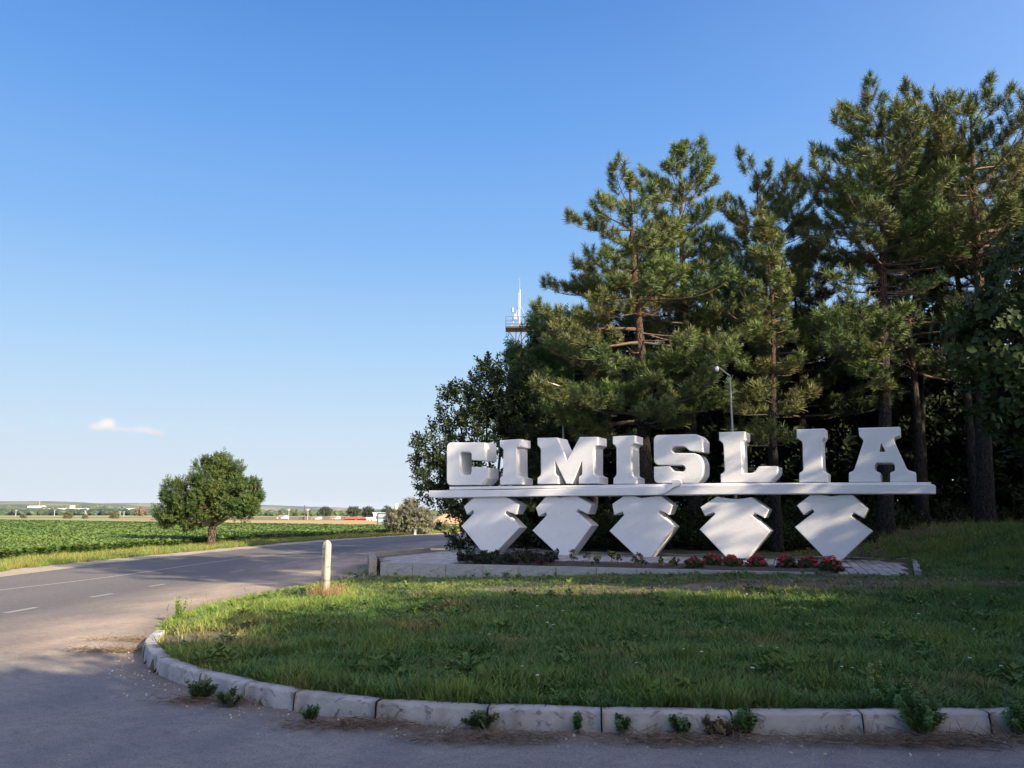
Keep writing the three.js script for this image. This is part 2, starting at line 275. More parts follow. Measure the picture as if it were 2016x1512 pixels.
// ------------------------------------------------------------------ kerb stones
{
  const kerb = base('kerb', 0, 0, 0); kerb.userData.kind = 'structure';
  const pts = KERB.slice().reverse(), dist = [0]; for (let k = 1; k < pts.length; k++) dist.push(dist[k - 1] + Math.hypot(pts[k][0] - pts[k - 1][0], pts[k][1] - pts[k - 1][1]));
  const at = (d) => { let k = 0; while (k < dist.length - 2 && dist[k + 1] < d) k++; const t = (d - dist[k]) / (dist[k + 1] - dist[k]); const dx = pts[k + 1][0] - pts[k][0], df = pts[k + 1][1] - pts[k][1], l = Math.hypot(dx, df); return [mix(pts[k][0], pts[k + 1][0], t), mix(pts[k][1], pts[k + 1][1], t), dx / l, df / l]; };
  const r = rng(77), prof = [[0, -0.08], [0.002, 0.02], [0.006, 0.085], [0.011, 0.128], [0.018, 0.143], [0.034, 0.15], [0.09, 0.152], [0.15, 0.15], [0.155, 0.1]];
  const stones = []; { let d = 0.05; while (d < 14) { const l = d < 2.2 ? 1.05 : d < 5.2 ? 0.62 + 0.25 * r() : 0.84 + 0.14 * r(); stones.push([d, Math.min(d + l, dist.at(-1) - 0.1)]); d += l + 0.004; } }
  stones.push([stones.at(-1)[1] + 0.01, dist.at(-1) - 0.3]);
  for (const [d0, d1] of stones) {
    const m = new MB(), n = Math.max(6, Math.min(60, Math.round((d1 - d0) / 0.07))), tilt = (r() - 0.5) * 0.03, lift = (r() - 0.5) * 0.009, push = (r() - 0.5) * 0.012, tone = 0.96 + 0.1 * r(), gap = 0.005 + 0.009 * r();
    for (let k = 0; k <= n; k++) {
      const d = mix(d0 + gap / 2, d1 - gap / 2, k / n), [x, f, ex, ef] = at(d), end = Math.min(1, Math.min(k, n - k) / 1.2), chip = end < 1 ? 0.006 : 0;
      for (let j = 0; j < prof.length; j++) {
        const [w, h] = prof[j], o = w + push + tilt * h + 0.003 * N(d * 5, h * 20, 3) + (j < 5 ? chip : 0);   // inwards is to the left of the walk from the round end
        const worn = Math.max(0, fbm(d * 4, h * 9, 7)), drip = sstep(0.1, 0.35, N(d * 7.3, h * 3, 1)) * 0.4;
        const dirt = clamp(sstep(0.03, -0.01, h) * 0.5 + worn * 0.55 + drip, 0, 0.85);
        m.vert(x - ef * o, h + lift + 0.004 * N(d * 9, j) - (chip && j > 2 ? 0.006 : 0), -(f + ex * o), mixc([0.52 * tone, 0.52 * tone, 0.5 * tone], [0.2, 0.175, 0.14], dirt), d, h + w);
      }
    }
    const P = prof.length;
    for (let k = 0; k < n; k++) for (let j = 0; j < P - 1; j++) m.quad(k * P + j, k * P + j + 1, k * P + P + j + 1, k * P + P + j);
    for (const k of [0, n]) { const c = m.vert(m.p[(k * P + 4) * 3], 0.03, m.p[(k * P + 7) * 3 + 2], [0.3, 0.29, 0.27]); for (let j = 0; j < P - 1; j++) k ? m.i.push(c, k * P + j + 1, k * P + j) : m.i.push(c, k * P + j, k * P + j + 1); }
    part('kerbstone', m.make(), M.concrete, kerb);
  }
}

// ------------------------------------------------------------------ paved platform
const PLATE = [[-3.41, 20.5], [8.25, 16.33], [10.85, 21.6], [3.9, 24.4], [-0.2, 27.6], [-1.3, 28.4], [-2.9, 28.1], [-4.3, 24.9]];
const TOP = 0.35;
const BED = [[-1.7, 20.08], [0.25, 22.1], [8.15, 19.25], [6.85, 17.0]];
{
  const plat = tag(base('paved_platform', 0, 0, 0), 'low concrete-edged paved platform with brick pavers under the white monument', 'platform');
  const e1 = new THREE.Vector2(FRONT[1][0] - FRONT[0][0], FRONT[1][1] - FRONT[0][1]).normalize(), e2 = new THREE.Vector2(-e1.y, e1.x);
  const r = rng(9), slab = new MB();
  const inset = PLATE.map(([x, f]) => { const cx = 3.5, cf = 22.6; return [mix(x, cx, 0.008), mix(f, cf, 0.008)]; });
  const sh = new THREE.Shape(inset.map(([x, f]) => new THREE.Vector2(x, f))), hole = new THREE.Path(BED.map(([x, f]) => new THREE.Vector2(x, f))); sh.holes.push(hole);
  const g = new THREE.ExtrudeGeometry(sh, { depth: TOP - 0.065, bevelEnabled: false }); g.rotateX(-Math.PI / 2); g.translate(0, 0.0, 0); slab.geo(g, [0.16, 0.15, 0.14]);
  part('foundation', slab.make(true), M.concrete, plat);
  // front edging blocks
  const L = Math.hypot(FRONT[1][0] - FRONT[0][0], FRONT[1][1] - FRONT[0][1]);
  for (let s = 0; s < L - 1.9;) {
    const l = Math.min(0.9 + 0.15 * r(), L - 1.85 - s), m = new MB(), c = [FRONT[0][0] + e1.x * (s + l / 2) + e2.x * 0.05, FRONT[0][1] + e1.y * (s + l / 2) + e2.y * 0.05], tone = 0.9 + 0.25 * r();
    const g = new THREE.BoxGeometry(l - 0.012, 0.46, 0.11, 4, 3, 1), P = g.attributes.position; for (let k = 0; k < P.count; k++) { P.setZ(k, P.getZ(k) + 0.008 * N(P.getX(k) * 3 + s, P.getY(k) * 6)); P.setY(k, P.getY(k) + 0.006 * N(P.getX(k) * 4 + s * 3, 2)); }
    g.rotateY(Math.atan2(e1.y, e1.x)); g.translate(c[0], TOP - 0.215, -c[1]); m.geo(g, [0.41 * tone, 0.41 * tone, 0.4 * tone]);
    part('edging_block', m.make(true), M.concrete, plat); s += l;
  }
  // raised kerb along the left end, broken at its front corner, and the short kerb at the right end
  const low = (name, p, q, w, y0, y1, col) => { const dx = q[0] - p[0], df = q[1] - p[1], l = Math.hypot(dx, df); const g = new THREE.BoxGeometry(l, y1 - y0, w, Math.ceil(l / 0.25), 4, 2), P = g.attributes.position; for (let k = 0; k < P.count; k++) { const n = N(P.getX(k) * 2.3 + p[0], P.getY(k) * 4, P.getZ(k) * 5); P.setY(k, P.getY(k) + 0.03 * n); P.setZ(k, P.getZ(k) + 0.022 * n); } g.rotateY(Math.atan2(df, dx)); g.translate((p[0] + q[0]) / 2, (y0 + y1) / 2, -(p[1] + q[1]) / 2); const m = new MB(); m.geo(g, col); return part(name, m.make(true), M.concrete, plat); };
  low('end_kerb', [-3.62, 20.62], [-4.45, 24.9], 0.2, -0.1, 0.43, [0.36, 0.32, 0.27]);
  low('end_kerb', [-4.45, 24.95], [-3.0, 28.2], 0.2, -0.1, 0.4, [0.37, 0.34, 0.3]);
  low('end_kerb', [8.38, 16.36], [10.98, 21.6], 0.12, 0, 0.44, [0.33, 0.33, 0.32]);
  low('back_kerb', [10.85, 21.72], [3.9, 24.52], 0.12, 0, 0.4, [0.34, 0.33, 0.31]);
  low('back_kerb', [3.8, 24.57], [-1.3, 28.5], 0.12, 0, 0.4, [0.34, 0.33, 0.31]);
  // pavers: laid along the front, each stone on its own near the right end, the rest together
  const pw = 0.2, pd = 0.4, near = [], rest = [];
  for (let j = 0; j < 26; j++) for (let i = -6; i < 74; i++) {
    const a = i * pw + (pw / 2), b = 0.13 + j * pd + ((i & 1) ? pd / 2 : 0), x = FRONT[0][0] + e1.x * a + e2.x * b, f = FRONT[0][1] + e1.y * a + e2.y * b;
    const ok = [[-1, -1], [1, -1], [1, 1], [-1, 1]].every(([sx, sf]) => { const xx = x + e1.x * sx * pw * 0.42 + e2.x * sf * pd * 0.46, ff = f + e1.y * sx * pw * 0.42 + e2.y * sf * pd * 0.46; return inside(inset, xx, ff) && !inside(BED, xx, ff); });
    if (ok) (x > 7.0 && f < 22 && near.length < 290 ? near : rest).push([x, f]);
  }
  const tones = [[0.42, 0.42, 0.41], [0.48, 0.47, 0.45], [0.37, 0.375, 0.38], [0.44, 0.42, 0.39]];
  const stone = (k) => { const g = new THREE.BoxGeometry(pw - 0.016, 0.06, pd - 0.016), P = g.attributes.position; for (let v = 0; v < P.count; v++) if (P.getY(v) > 0) { P.setX(v, P.getX(v) * 0.96); P.setZ(v, P.getZ(v) * 0.98); } g.rotateY(Math.atan2(e1.y, e1.x)); const m = new MB(); m.geo(g, tones[k]); const o = m.make(true); const U = o.attributes.uv; for (let v = 0; v < U.count; v++) U.setXY(v, U.getX(v) * 0.2 + k * 0.3, U.getY(v) * 0.4 + k * 0.17); return o; };
  const four = [0, 1, 2, 3].map(stone);
  for (const [x, f] of near) { const p = part('paver', four[Math.floor(r() * 4)], M.paver, plat); p.position.set(x, TOP - 0.034 + 0.006 * (r() - 0.5), -f); p.rotation.set((r() - 0.5) * 0.02, 0, (r() - 0.5) * 0.03); }
  const pieces = rest.map(([x, f]) => four[Math.floor(r() * 4)].clone().translate(x, TOP - 0.034 + 0.006 * (r() - 0.5), -f));
  const all = part('paving', mergeGeometries(pieces), M.paver, plat); all.userData.kind = 'stuff';
  // earth of the flower bed
  const bed = new MB(), n = 40, q = 10, P = (s, t) => [mix(mix(BED[0][0], BED[3][0], s), mix(BED[1][0], BED[2][0], s), t), mix(mix(BED[0][1], BED[3][1], s), mix(BED[1][1], BED[2][1], s), t)];
  for (let i = 0; i <= n; i++) for (let j = 0; j <= q; j++) { const [x, f] = P(i / n, j / q); bed.vert(x, TOP - 0.03 + 0.05 * Math.sin(Math.PI * j / q) + 0.05 * fbm(x * 3, f * 3, 2), -f, mixc([0.06, 0.045, 0.035], [0.1, 0.08, 0.06], clamp(0.5 + fbm(x * 5, f * 5), 0, 1)), x, f); }
  for (let i = 0; i < n; i++) for (let j = 0; j < q; j++) bed.quad(i * (q + 1) + j, (i + 1) * (q + 1) + j, (i + 1) * (q + 1) + j + 1, i * (q + 1) + j + 1);
  part('flowerbed_soil', bed.make(), M.soil, plat);
}

// ------------------------------------------------------------------ the white monument
const MA = 28 * Math.PI / 180, MO = [3.98, 23.2], MK = MO[0] * Math.sin(MA) + MO[1] * Math.cos(MA), S0 = MO[0] * Math.cos(MA) - MO[1] * Math.sin(MA);
const onFace = (px, py) => { const [x, y, z] = ray(px, py), t = MK / (x * Math.sin(MA) + z * Math.cos(MA)); return [x * t * Math.cos(MA) - z * t * Math.sin(MA) - S0, EYE + y * t - TOP]; };   // metres along the front, height above the paving
function outline(list, ox, oy, k, Path = THREE.Shape) {            // [x, y, rounding] in a sketch whose unit is 1/k of a photo pixel
  const P = list.map(([x, y, r = 0]) => { const [s, h] = onFace(ox + x / k, oy + y / k); return [s, h, r / k / 66]; }), n = P.length, sh = new Path();
  for (let i = 0; i < n; i++) {
    const [x, y, r] = P[i], [a, b] = P[(i + n - 1) % n], [c, d] = P[(i + 1) % n], la = Math.hypot(a - x, b - y), lc = Math.hypot(c - x, d - y), t = Math.min(r, la * 0.48, lc * 0.48);
    const p = [x + (a - x) / la * t, y + (b - y) / la * t], q = [x + (c - x) / lc * t, y + (d - y) / lc * t];
    i ? sh.lineTo(...p) : sh.moveTo(...p);
    if (t > 0) sh.quadraticCurveTo(x, y, ...q);
  }
  sh.closePath(); return sh;
}
{
  const mon = tag(base('town_sign', MO[0], TOP, MO[1], -MA), 'white stuccoed monument spelling CIMIȘLIA on a long beam carried by five diamond pedestals', 'monument');
  const solid = (shape, depth, front = 0, bevel = 0.022) => {
    const g = new THREE.ExtrudeGeometry(shape, { depth: depth - 2 * bevel, bevelEnabled: true, bevelThickness: bevel, bevelSize: bevel, bevelOffset: -bevel, bevelSegments: 2, curveSegments: 7 });
    g.translate(0, 0, front - depth + bevel); const n = g.attributes.position.count; g.setAttribute('color', new THREE.Float32BufferAttribute(new Float32Array(n * 3).fill(1), 3)); return g;
  };
  const put = (name, shape, depth, label, front = 0) => { const m = part(name, solid(shape, depth, front), M.stucco, mon); if (label) m.userData.label = label; return m; };
  const A = [840, 820, 4.032], B = [1300, 820, 3.6], T = 0.8;
  const word = {
    C: [[[158, 206, 52], [462, 206], [465, 352, 6], [356, 346, 4], [354, 281, 30], [264, 281, 30], [264, 463, 30], [354, 463, 30], [356, 398, 6], [480, 405, 4], [480, 490, 8], [436, 543, 16], [158, 546, 52]]],
    I: [[[579, 190], [739, 178], [739, 240, 6], [714, 246, 10], [716, 478, 16], [757, 487, 6], [757, 538], [582, 542], [580, 488, 6], [604, 470, 22], [607, 256, 22], [579, 240, 6]]],
    M: [[[877, 170], [1036, 167], [1113, 349], [1214, 163], [1356, 161], [1358, 226, 6], [1326, 244, 16], [1326, 462, 18], [1368, 480, 6], [1366, 533], [1206, 533], [1206, 478, 6], [1232, 462, 14], [1232, 352], [1152, 533], [1106, 533], [1018, 350], [1020, 460, 14], [1047, 476, 6], [1047, 534], [878, 536], [878, 486, 6], [905, 466, 22], [904, 252, 22], [878, 228, 6]]],
    J: [[[1475, 157], [1652, 150], [1652, 212, 6], [1620, 232, 16], [1624, 470, 16], [1664, 488, 6], [1664, 533], [1481, 537], [1481, 490, 6], [1506, 466, 22], [1504, 238, 22], [1475, 216, 6]]],
    S: [[[-48, 132, 40], [262, 124, 26], [302, 168, 14], [300, 250, 4], [206, 244, 10], [172, 211, 16], [92, 211, 20], [74, 234, 14], [92, 259, 16], [262, 260, 48], [302, 318, 36], [302, 425, 44], [252, 472, 14], [-46, 472, 40], [-46, 357, 8], [66, 352, 10], [90, 386, 16], [164, 392, 20], [180, 368, 16], [164, 345, 14], [-46, 345, 46]]],
    L: [[[415, 111], [598, 105], [598, 164, 6], [574, 180, 14], [580, 401, 3], [662, 401, 26], [696, 353, 10], [830, 352, 6], [834, 404, 40], [772, 467, 14], [428, 468], [426, 408, 6], [456, 392, 22], [445, 190, 22], [416, 168, 6]]],
    K: [[[965, 92], [1163, 85], [1165, 146, 6], [1142, 176, 24], [1150, 385, 22], [1185, 402, 6], [1185, 465], [984, 465], [984, 400, 6], [1012, 384, 24], [1008, 178, 24], [967, 152, 6]]],
    A: [[[1403, 81], [1699, 73], [1700, 134, 6], [1648, 152, 22], [1752, 380, 16], [1811, 396, 4], [1815, 465], [1629, 465], [1629, 398, 6], [1663, 384, 10], [1662, 348, 8], [1646, 328, 6], [1534, 328, 6], [1521, 348, 8], [1523, 384, 10], [1562, 400, 6], [1563, 465], [1336, 465], [1337, 398, 4], [1372, 384, 16], [1442, 166, 22], [1410, 140, 6]]],
  };
  const frame = { C: A, I: A, M: A, J: A, S: B, L: B, K: B, A: B };
  const names = { C: 'letter C, first of the word', I: 'first letter I', M: 'letter M', J: 'second letter I', S: 'letter S with a cedilla below', L: 'letter L', K: 'third letter I', A: 'letter A, last of the word' };
  let sMesh;
  for (const k in word) {
    const sh = outline(word[k][0], ...frame[k]);
    if (k === 'A') sh.holes.push(outline([[1565, 180], [1605, 254], [1547, 255]], ...B, THREE.Path));
    const m = put('letter', sh, T, names[k], 0.0); if (k === 'S') sMesh = m;
  }
  // the cedilla: a round dot and a tail that runs down across the beam
  const ced = outline([[90, 450, 18], [150, 446, 20], [166, 472, 14], [150, 496, 8], [112, 502, 8], [40, 551, 2], [8, 551, 2], [96, 486, 8]], ...B);
  const ce = part('cedilla', solid(ced, 0.12, 0.19, 0.015), M.stucco, sMesh);
  // beam: a long slab, slightly bent like the cast one, with a narrower course on top
  const beamShape = outline([[848, 966], [1000, 964.5], [1340, 956], [1560, 952.5], [1838, 953.5, 3], [1843, 958, 3], [1842, 972.5], [1560, 972.5], [1340, 974.5], [1000, 978], [862, 980.5], [848, 979]], 0, 0, 1);
  put('beam', beamShape, 1.05, null, 0.13);
  const capShape = outline([[886, 958.5], [1100, 956], [1400, 951.5], [1833, 949.3], [1833, 954.5], [1400, 956.5], [1100, 961], [886, 964.5]], 0, 0, 1);
  put('beam_cap', capShape, 0.86, null, 0.05);
  // pedestals
  const P1 = [[385, 630], [480, 634], [508, 640], [540, 634], [612, 628], [735, 702], [700, 776], [632, 752, 3], [622, 770, 3], [735, 884], [545, 1080], [446, 1080], [272, 870], [374, 766, 3], [366, 742, 3], [318, 778], [294, 714]];
  const P2 = [[948, 632], [1030, 634], [1056, 646], [1090, 636], [1185, 628], [1308, 700], [1282, 776], [1200, 736, 3], [1190, 758, 3], [1310, 866], [1136, 1102], [1050, 1102], [838, 905], [954, 782, 3], [944, 762, 3], [888, 792], [864, 726]];
  const P3 = [[935, 228], [1060, 230], [1160, 256], [1260, 240], [1390, 230], [1540, 346], [1485, 462], [1378, 404, 6], [1362, 436, 6], [1556, 612], [1272, 990], [1096, 986], [752, 664], [934, 468, 6], [918, 426, 6], [812, 466], [788, 330]];
  const P4 = [[398, 568], [470, 580], [540, 586], [610, 578], [646, 572], [768, 660], [738, 718], [668, 684, 5], [650, 702, 5], [778, 812], [614, 1005], [476, 1005], [277, 800], [388, 690, 5], [374, 680, 5], [316, 704], [283, 642]];
  const P5 = [[1064, 556], [1140, 554], [1210, 566], [1290, 555], [1360, 553], [1474, 656], [1440, 722], [1372, 682, 5], [1352, 706, 5], [1500, 816], [1284, 1020], [1182, 1016], [951, 784], [1090, 678, 5], [1078, 656, 5], [1014, 697], [966, 631]];
  const C6 = [1080, 940, 6.3];
  const say = ['leftmost diamond pedestal', 'second diamond pedestal from the left', 'middle diamond pedestal', 'fourth diamond pedestal, the most sunlit one', 'rightmost diamond pedestal'];
  [[P1, A], [P2, A], [P3, C6], [P4, B], [P5, B]].forEach(([p, fr], k) => {
    const q = p.map((v) => [...v]), lowest = Math.max(...q.map((v) => v[1])); for (const v of q) if (v[1] > lowest - 8) v[1] += 3;
    put('pedestal', outline(q, ...fr), 0.6, say[k], 0);
  });
}

// ------------------------------------------------------------------ foliage pieces
const blade = (m, p, dir, len, w, bend, side, col = [1, 1, 1]) => {    // a narrow leaf of two segments that tapers to a point
  const mid = p.clone().addScaledVector(dir, len * 0.55).addScaledVector(bend, len * 0.08), tip = p.clone().addScaledVector(dir, len).addScaledVector(bend, len * 0.3);
  const a = m.vert(p.x - side.x * w * 0.7, p.y - side.y * w * 0.7, p.z - side.z * w * 0.7, col), b = m.vert(p.x + side.x * w * 0.7, p.y + side.y * w * 0.7, p.z + side.z * w * 0.7, col);
  const c = m.vert(mid.x - side.x * w, mid.y - side.y * w, mid.z - side.z * w, col), d = m.vert(mid.x + side.x * w, mid.y + side.y * w, mid.z + side.z * w, col), t = m.vert(tip.x, tip.y, tip.z, col);
  m.i.push(a, b, d, a, d, c, c, d, t);
};
const rdir = (r) => { const z = r() * 2 - 1, a = r() * Math.PI * 2, s = Math.sqrt(1 - z * z); return new THREE.Vector3(s * Math.cos(a), z, s * Math.sin(a)); };
function tuftGeo(seed, n = 28) {                                    // a pine shoot, needles fanning out along it
  const r = rng(seed), m = new MB();
  for (let k = 0; k < n; k++) {
    const h = k / n, a = k * 2.4 + r(), spread = mix(1.55, 0.4, h) + (r() - 0.5) * 0.3, d = new THREE.Vector3(Math.cos(a) * Math.sin(spread), Math.cos(spread), Math.sin(a) * Math.sin(spread));
    const s = new THREE.Vector3().crossVectors(d, rdir(r)).normalize();
    const p = new THREE.Vector3(0, h * 0.16 - 0.03, 0), len = 0.14 + 0.07 * r(), w = 0.0075, t = p.clone().addScaledVector(d, len);
    const i0 = m.vert(p.x - s.x * w, p.y - s.y * w, p.z - s.z * w), i1 = m.vert(p.x + s.x * w, p.y + s.y * w, p.z + s.z * w), i2 = m.vert(t.x + s.x * w * 0.5, t.y + s.y * w * 0.5, t.z + s.z * w * 0.5), i3 = m.vert(t.x - s.x * w * 0.5, t.y - s.y * w * 0.5, t.z - s.z * w * 0.5);
    m.quad(i0, i1, i2, i3);
  }
  const g = m.make(); g.deleteAttribute('color'); return g;
}
function sprayGeo(seed, n, len, leaf, wide, droop = 0) {            // a twig with n leaves
  const r = rng(seed), m = new MB();
  for (let k = 0; k < n; k++) {
    const h = (k + 0.5) / n, a = k * 2.4 + r() * 0.8, el = 0.25 + 0.9 * r(), d = new THREE.Vector3(Math.cos(a) * Math.cos(el), Math.sin(el) - droop, Math.sin(a) * Math.cos(el)).normalize();
    const p = new THREE.Vector3(0, h * len, 0).addScaledVector(d, 0.02), side = new THREE.Vector3().crossVectors(d, new THREE.Vector3(0.3 * (r() - 0.5), 1, 0.3 * (r() - 0.5))).normalize(), L = leaf * (0.7 + 0.6 * r()), nrm = new THREE.Vector3().crossVectors(side, d);
    const A = p, T = p.clone().addScaledVector(d, L).addScaledVector(nrm, -L * 0.15), q = p.clone().addScaledVector(d, L * 0.42), Lf = q.clone().addScaledVector(side, L * wide).addScaledVector(nrm, L * 0.1), R = q.clone().addScaledVector(side, -L * wide).addScaledVector(nrm, L * 0.1);
    const i = [A, Lf, T, R].map((v) => m.vert(v.x, v.y, v.z)); m.i.push(i[0], i[1], i[2], i[0], i[2], i[3]);
  }
  const g = m.make(); g.deleteAttribute('color'); return g;
}
const TUFT = [tuftGeo(1), tuftGeo(2)], SPRAY = sprayGeo(3, 11, 0.3, 0.1, 0.3), BIGSPRAY = sprayGeo(4, 12, 0.5, 0.17, 0.36), LIME = sprayGeo(8, 9, 0.34, 0.13, 0.42, 0.5), PINNATE = sprayGeo(6, 22, 0.45, 0.13, 0.16, 0.4), SMALL = sprayGeo(7, 13, 0.22, 0.065, 0.32);

// ------------------------------------------------------------------ pines
const barkTone = (y, H) => mixc([0.052, 0.044, 0.04], [0.27, 0.155, 0.095], sstep(H * 0.38, H * 0.66, y));
function pine(o) {
  const r = rng(o.seed), g = tag(base(o.name ?? 'pine_tree', o.x, o.y ?? islandY(o.x, Math.min(o.f, 45)) - 0.05, o.f), o.label, 'tree', o.group), H = o.H, lean = o.lean ?? [0, 0];
  const spine = (y) => { const t = y / H; return new THREE.Vector3(lean[0] * t + 0.25 * N(t * 2.5, o.seed) * t, y, lean[1] * t + 0.25 * N(t * 2.5, o.seed, 9) * t); };
  const ys = Array.from({ length: 22 }, (_, k) => k / 21 * H), tr = new MB();
  const rad = (y) => o.r0 * Math.pow(Math.max(0.0, 1 - y / H), 0.8) * (1 + 0.35 * Math.exp(-y * 2)) + 0.014;
  tr.tube(ys.map(spine), ys.map(rad), 10, (p) => barkTone(p.y, H), true, 0.22);
  part('trunk', tr.make(), M.bark, g);
  const wood = new MB(), tufts = [[], []];
  const tone = o.tone ?? [0.105, 0.14, 0.042];
  const tuft = (p, d, s = 1) => { const u = d.clone().lerp(up, 0.35 + 0.2 * r()).normalize(); tufts[r() < 0.5 ? 0 : 1].push([place(p, u, r() * 6.3, s * (0.7 + 0.65 * r())), vary([tone[0] * hueNow[0], tone[1] * hueNow[1], tone[2] * hueNow[2]], r, 0.5)]); };
  let hueNow = [1, 1, 1];
  const branch = (y, az, len0, rise, full = 1, thick = 1) => {
    const len = full > 0 && !thick.own ? len0 * clamp(1 + 1.3 * N(Math.cos(az) * 1.1 + o.seed, y * 0.42, Math.sin(az) * 1.1), 0.55, 1.3) : len0, hue = [1 + 0.3 * (r() - 0.5), 1 + 0.16 * (r() - 0.5), 1 + 0.3 * (r() - 0.5)];
    hueNow = hue; const n = 7, pts = [spine(y)], el0 = rise, p = pts[0].clone(), dirs = [];
    let a = az;
    for (let k = 1; k <= n; k++) { const t = k / n, el = el0 - 0.22 * Math.sin(t * Math.PI) + 0.5 * t * t; a += (r() - 0.5) * 0.3; const d = new THREE.Vector3(Math.cos(a) * Math.cos(el), Math.sin(el), Math.sin(a) * Math.cos(el)); dirs.push(d); p.addScaledVector(d, len / n); pts.push(p.clone()); }
    const r0 = Math.min(rad(y) * 0.5, 0.01 + 0.013 * len) * thick, bt = mixc([0.1, 0.085, 0.07], barkTone(y, H), 0.4);
    wood.tube(pts, pts.map((_, k) => mix(r0, 0.006, k / n)), 5, bt, false);
    const at = (s) => { const k = Math.min(n - 1, Math.floor(s * n)); return [pts[k].clone().lerp(pts[k + 1], s * n - k), dirs[k]]; };
    const step = 0.17 / len;
    let side = r() < 0.5 ? 1 : -1;
    for (let s = o.bareIn ?? 0.26; s < 1; s += step * (0.7 + 0.6 * r())) {
      const [q, d] = at(s), sl = (0.3 + 0.5 * (1 - s) + 0.12 * r()) * clamp(len / 2.3, 0.4, 1.25); side = -side;
      const ang = side * (0.7 + 0.5 * r()), e = d.clone().applyAxisAngle(up, ang); e.y += 0.25 + 0.35 * (r() - 0.3); e.normalize();
      const q2 = q.clone().addScaledVector(e, sl * 0.55), q3 = q2.clone().addScaledVector(e.clone().lerp(up, 0.3).normalize(), sl * 0.45);
      wood.tube([q, q2, q3], [0.01, 0.007, 0.004], 3, bt, false);
      if (full <= 0) continue;
      for (let w = 0.5; w <= 1; w += 0.075 / sl / full * (0.8 + 0.4 * r())) { const pp = w < 0.55 ? q.clone().lerp(q2, w / 0.55) : q2.clone().lerp(q3, (w - 0.55) / 0.45); pp.add(rdir(r).multiplyScalar(0.05)); tuft(pp, e); }
      tuft(q3, e, 1.1);
    }
    if (full > 0) for (let k = 0; k < 4; k++) tuft(p.clone().add(rdir(r).multiplyScalar(0.08)), dirs[n - 1], 1.1);
  };
  for (let y = o.cb; y < H - 0.25; y += 0.42 + 0.16 * r()) {
    if (r() < 0.12) continue; const t = (y - o.cb) / (H - o.cb), L = o.prof(t) * (0.75 + 0.4 * r()), nb = t > 0.75 ? 5 : (o.nb ?? 5), a0 = r() * 6.3;
    for (let k = 0; k < nb; k++) if (r() < (o.keep?.(t) ?? 0.92)) branch(y + 0.12 * r(), a0 + k / nb * 6.283 + (r() - 0.5) * 0.5, L * (0.75 + 0.5 * r()), mix(o.low ?? 0.05, o.top ?? 0.65, t * t) + (r() - 0.5) * 0.2, o.full ?? 1);
  }
  for (let k = 0; k < 16; k++) tuft(spine(H - 0.5 + 0.55 * k / 16).add(rdir(r).multiplyScalar(0.1)), up, 1.1);
  for (const [y, az, len, rise, full, thick] of o.boughs ?? []) branch(y, az, len, rise, full, thick);
  for (let k = 0; k < (o.dead ?? 0); k++) branch(mix(o.deadFrom, o.deadTo, r()), r() * 6.3, 0.7 + 1.4 * r(), -0.1 + 0.35 * (r() - 0.5), 0);
  part('branches', wood.make(), M.wood, g).userData.kind = 'stuff';
  const cr = new THREE.Group(); cr.name = 'crown'; g.add(cr);
  TUFT.forEach((t, k) => copies('needles', t, M.needle, tufts[k], cr));
  return g;
}
const round = (R, t, m = 0.4, w = 0.6) => 0.35 + R * Math.sqrt(Math.max(0, 1 - ((t - m) / w) ** 2));
// azimuths: 0 is to the right, half pi is towards the camera
const front = Math.PI / 2;
pine({ x: 4.85, f: 28, H: 13.9, lean: [-0.3, 0.3], r0: 0.3, cb: 9.3, seed: 101, prof: (t) => round(1.75, t, 0.25, 0.75), label: 'pine with orange upper trunk and long bough to the left, behind the M', full: 1.25, bareIn: 0.3, low: 0.05, top: 0.45,
  boughs: [[10.1, Math.PI - 0.25, 3.7, 0.26, 1.3, 1.5], [9.8, Math.PI + 0.5, 3.2, 0.02, 1.1, 1.0], [9.5, Math.PI - 0.6, 3.4, -0.12, 1.2, 0.9], [8.1, Math.PI - 0.15, 3.5, 0.06, 1.2, 1.2], [8.7, 2.2, 2.9, -0.16, 1.1, 0.8], [7.0, Math.PI + 0.1, 3.5, 0.1, 1.1, 1.0], [7.6, 2.5, 3.0, -0.1, 1.0, 1.2], [8.9, 1.2, 2.2, 0.1, 0.8], [9.2, 0.2, 2.8, 0.1, 0.7], [7.6, 0.3, 3.0, -0.1, 0.5],
    [6.1, 2.3, 2.9, 0.22, 1.5, 1.3], [5.9, 1.75, 2.4, 0.28, 1.5, 1.3], [6.2, 1.2, 2.6, 0.25, 1.5, 1.3], [6.0, 0.7, 2.8, 0.2, 1.5, 1.3], [5.3, 2.0, 2.9, 0.08, 1.5, 1.3], [5.2, 1.0, 2.9, 0.1, 1.5, 1.3], [5.4, 1.5, 2.5, 0.1, 1.5, 1.3], [5.0, 0.5, 3.0, 0.02, 1.4, 1.3], [5.0, 2.6, 3.3, 0.0, 1.4, 1.3], [4.6, 1.4, 2.2, 0.0, 1.2], [4.7, 3.0, 3.4, 0.02, 1.1], [4.5, 0.2, 2.6, -0.05, 1.0], [5.6, 3.3, 3.0, 0.1, 0.9], [5.5, -0.2, 2.4, 0.05, 0.9],
    [4.2, 2.85, 3.5, 0.05, 1.5], [5.0, 2.8, 3.5, 0.1, 1.5], [3.8, 3.05, 3.3, 0, 1.3], [4.6, 3.2, 3.6, 0.08, 1.3],
    ...Array.from({ length: 17 }, (_, k) => [4.5 + 1.9 * ((k * 0.618) % 1), 0.25 + 2.6 * ((k * 0.382 + 0.1) % 1), 1.7 + 1.2 * ((k * 0.27) % 1), 0.08 + 0.3 * ((k * 0.73) % 1), 1.8, 1])],
  dead: 16, deadFrom: 6.6, deadTo: 9.2 });
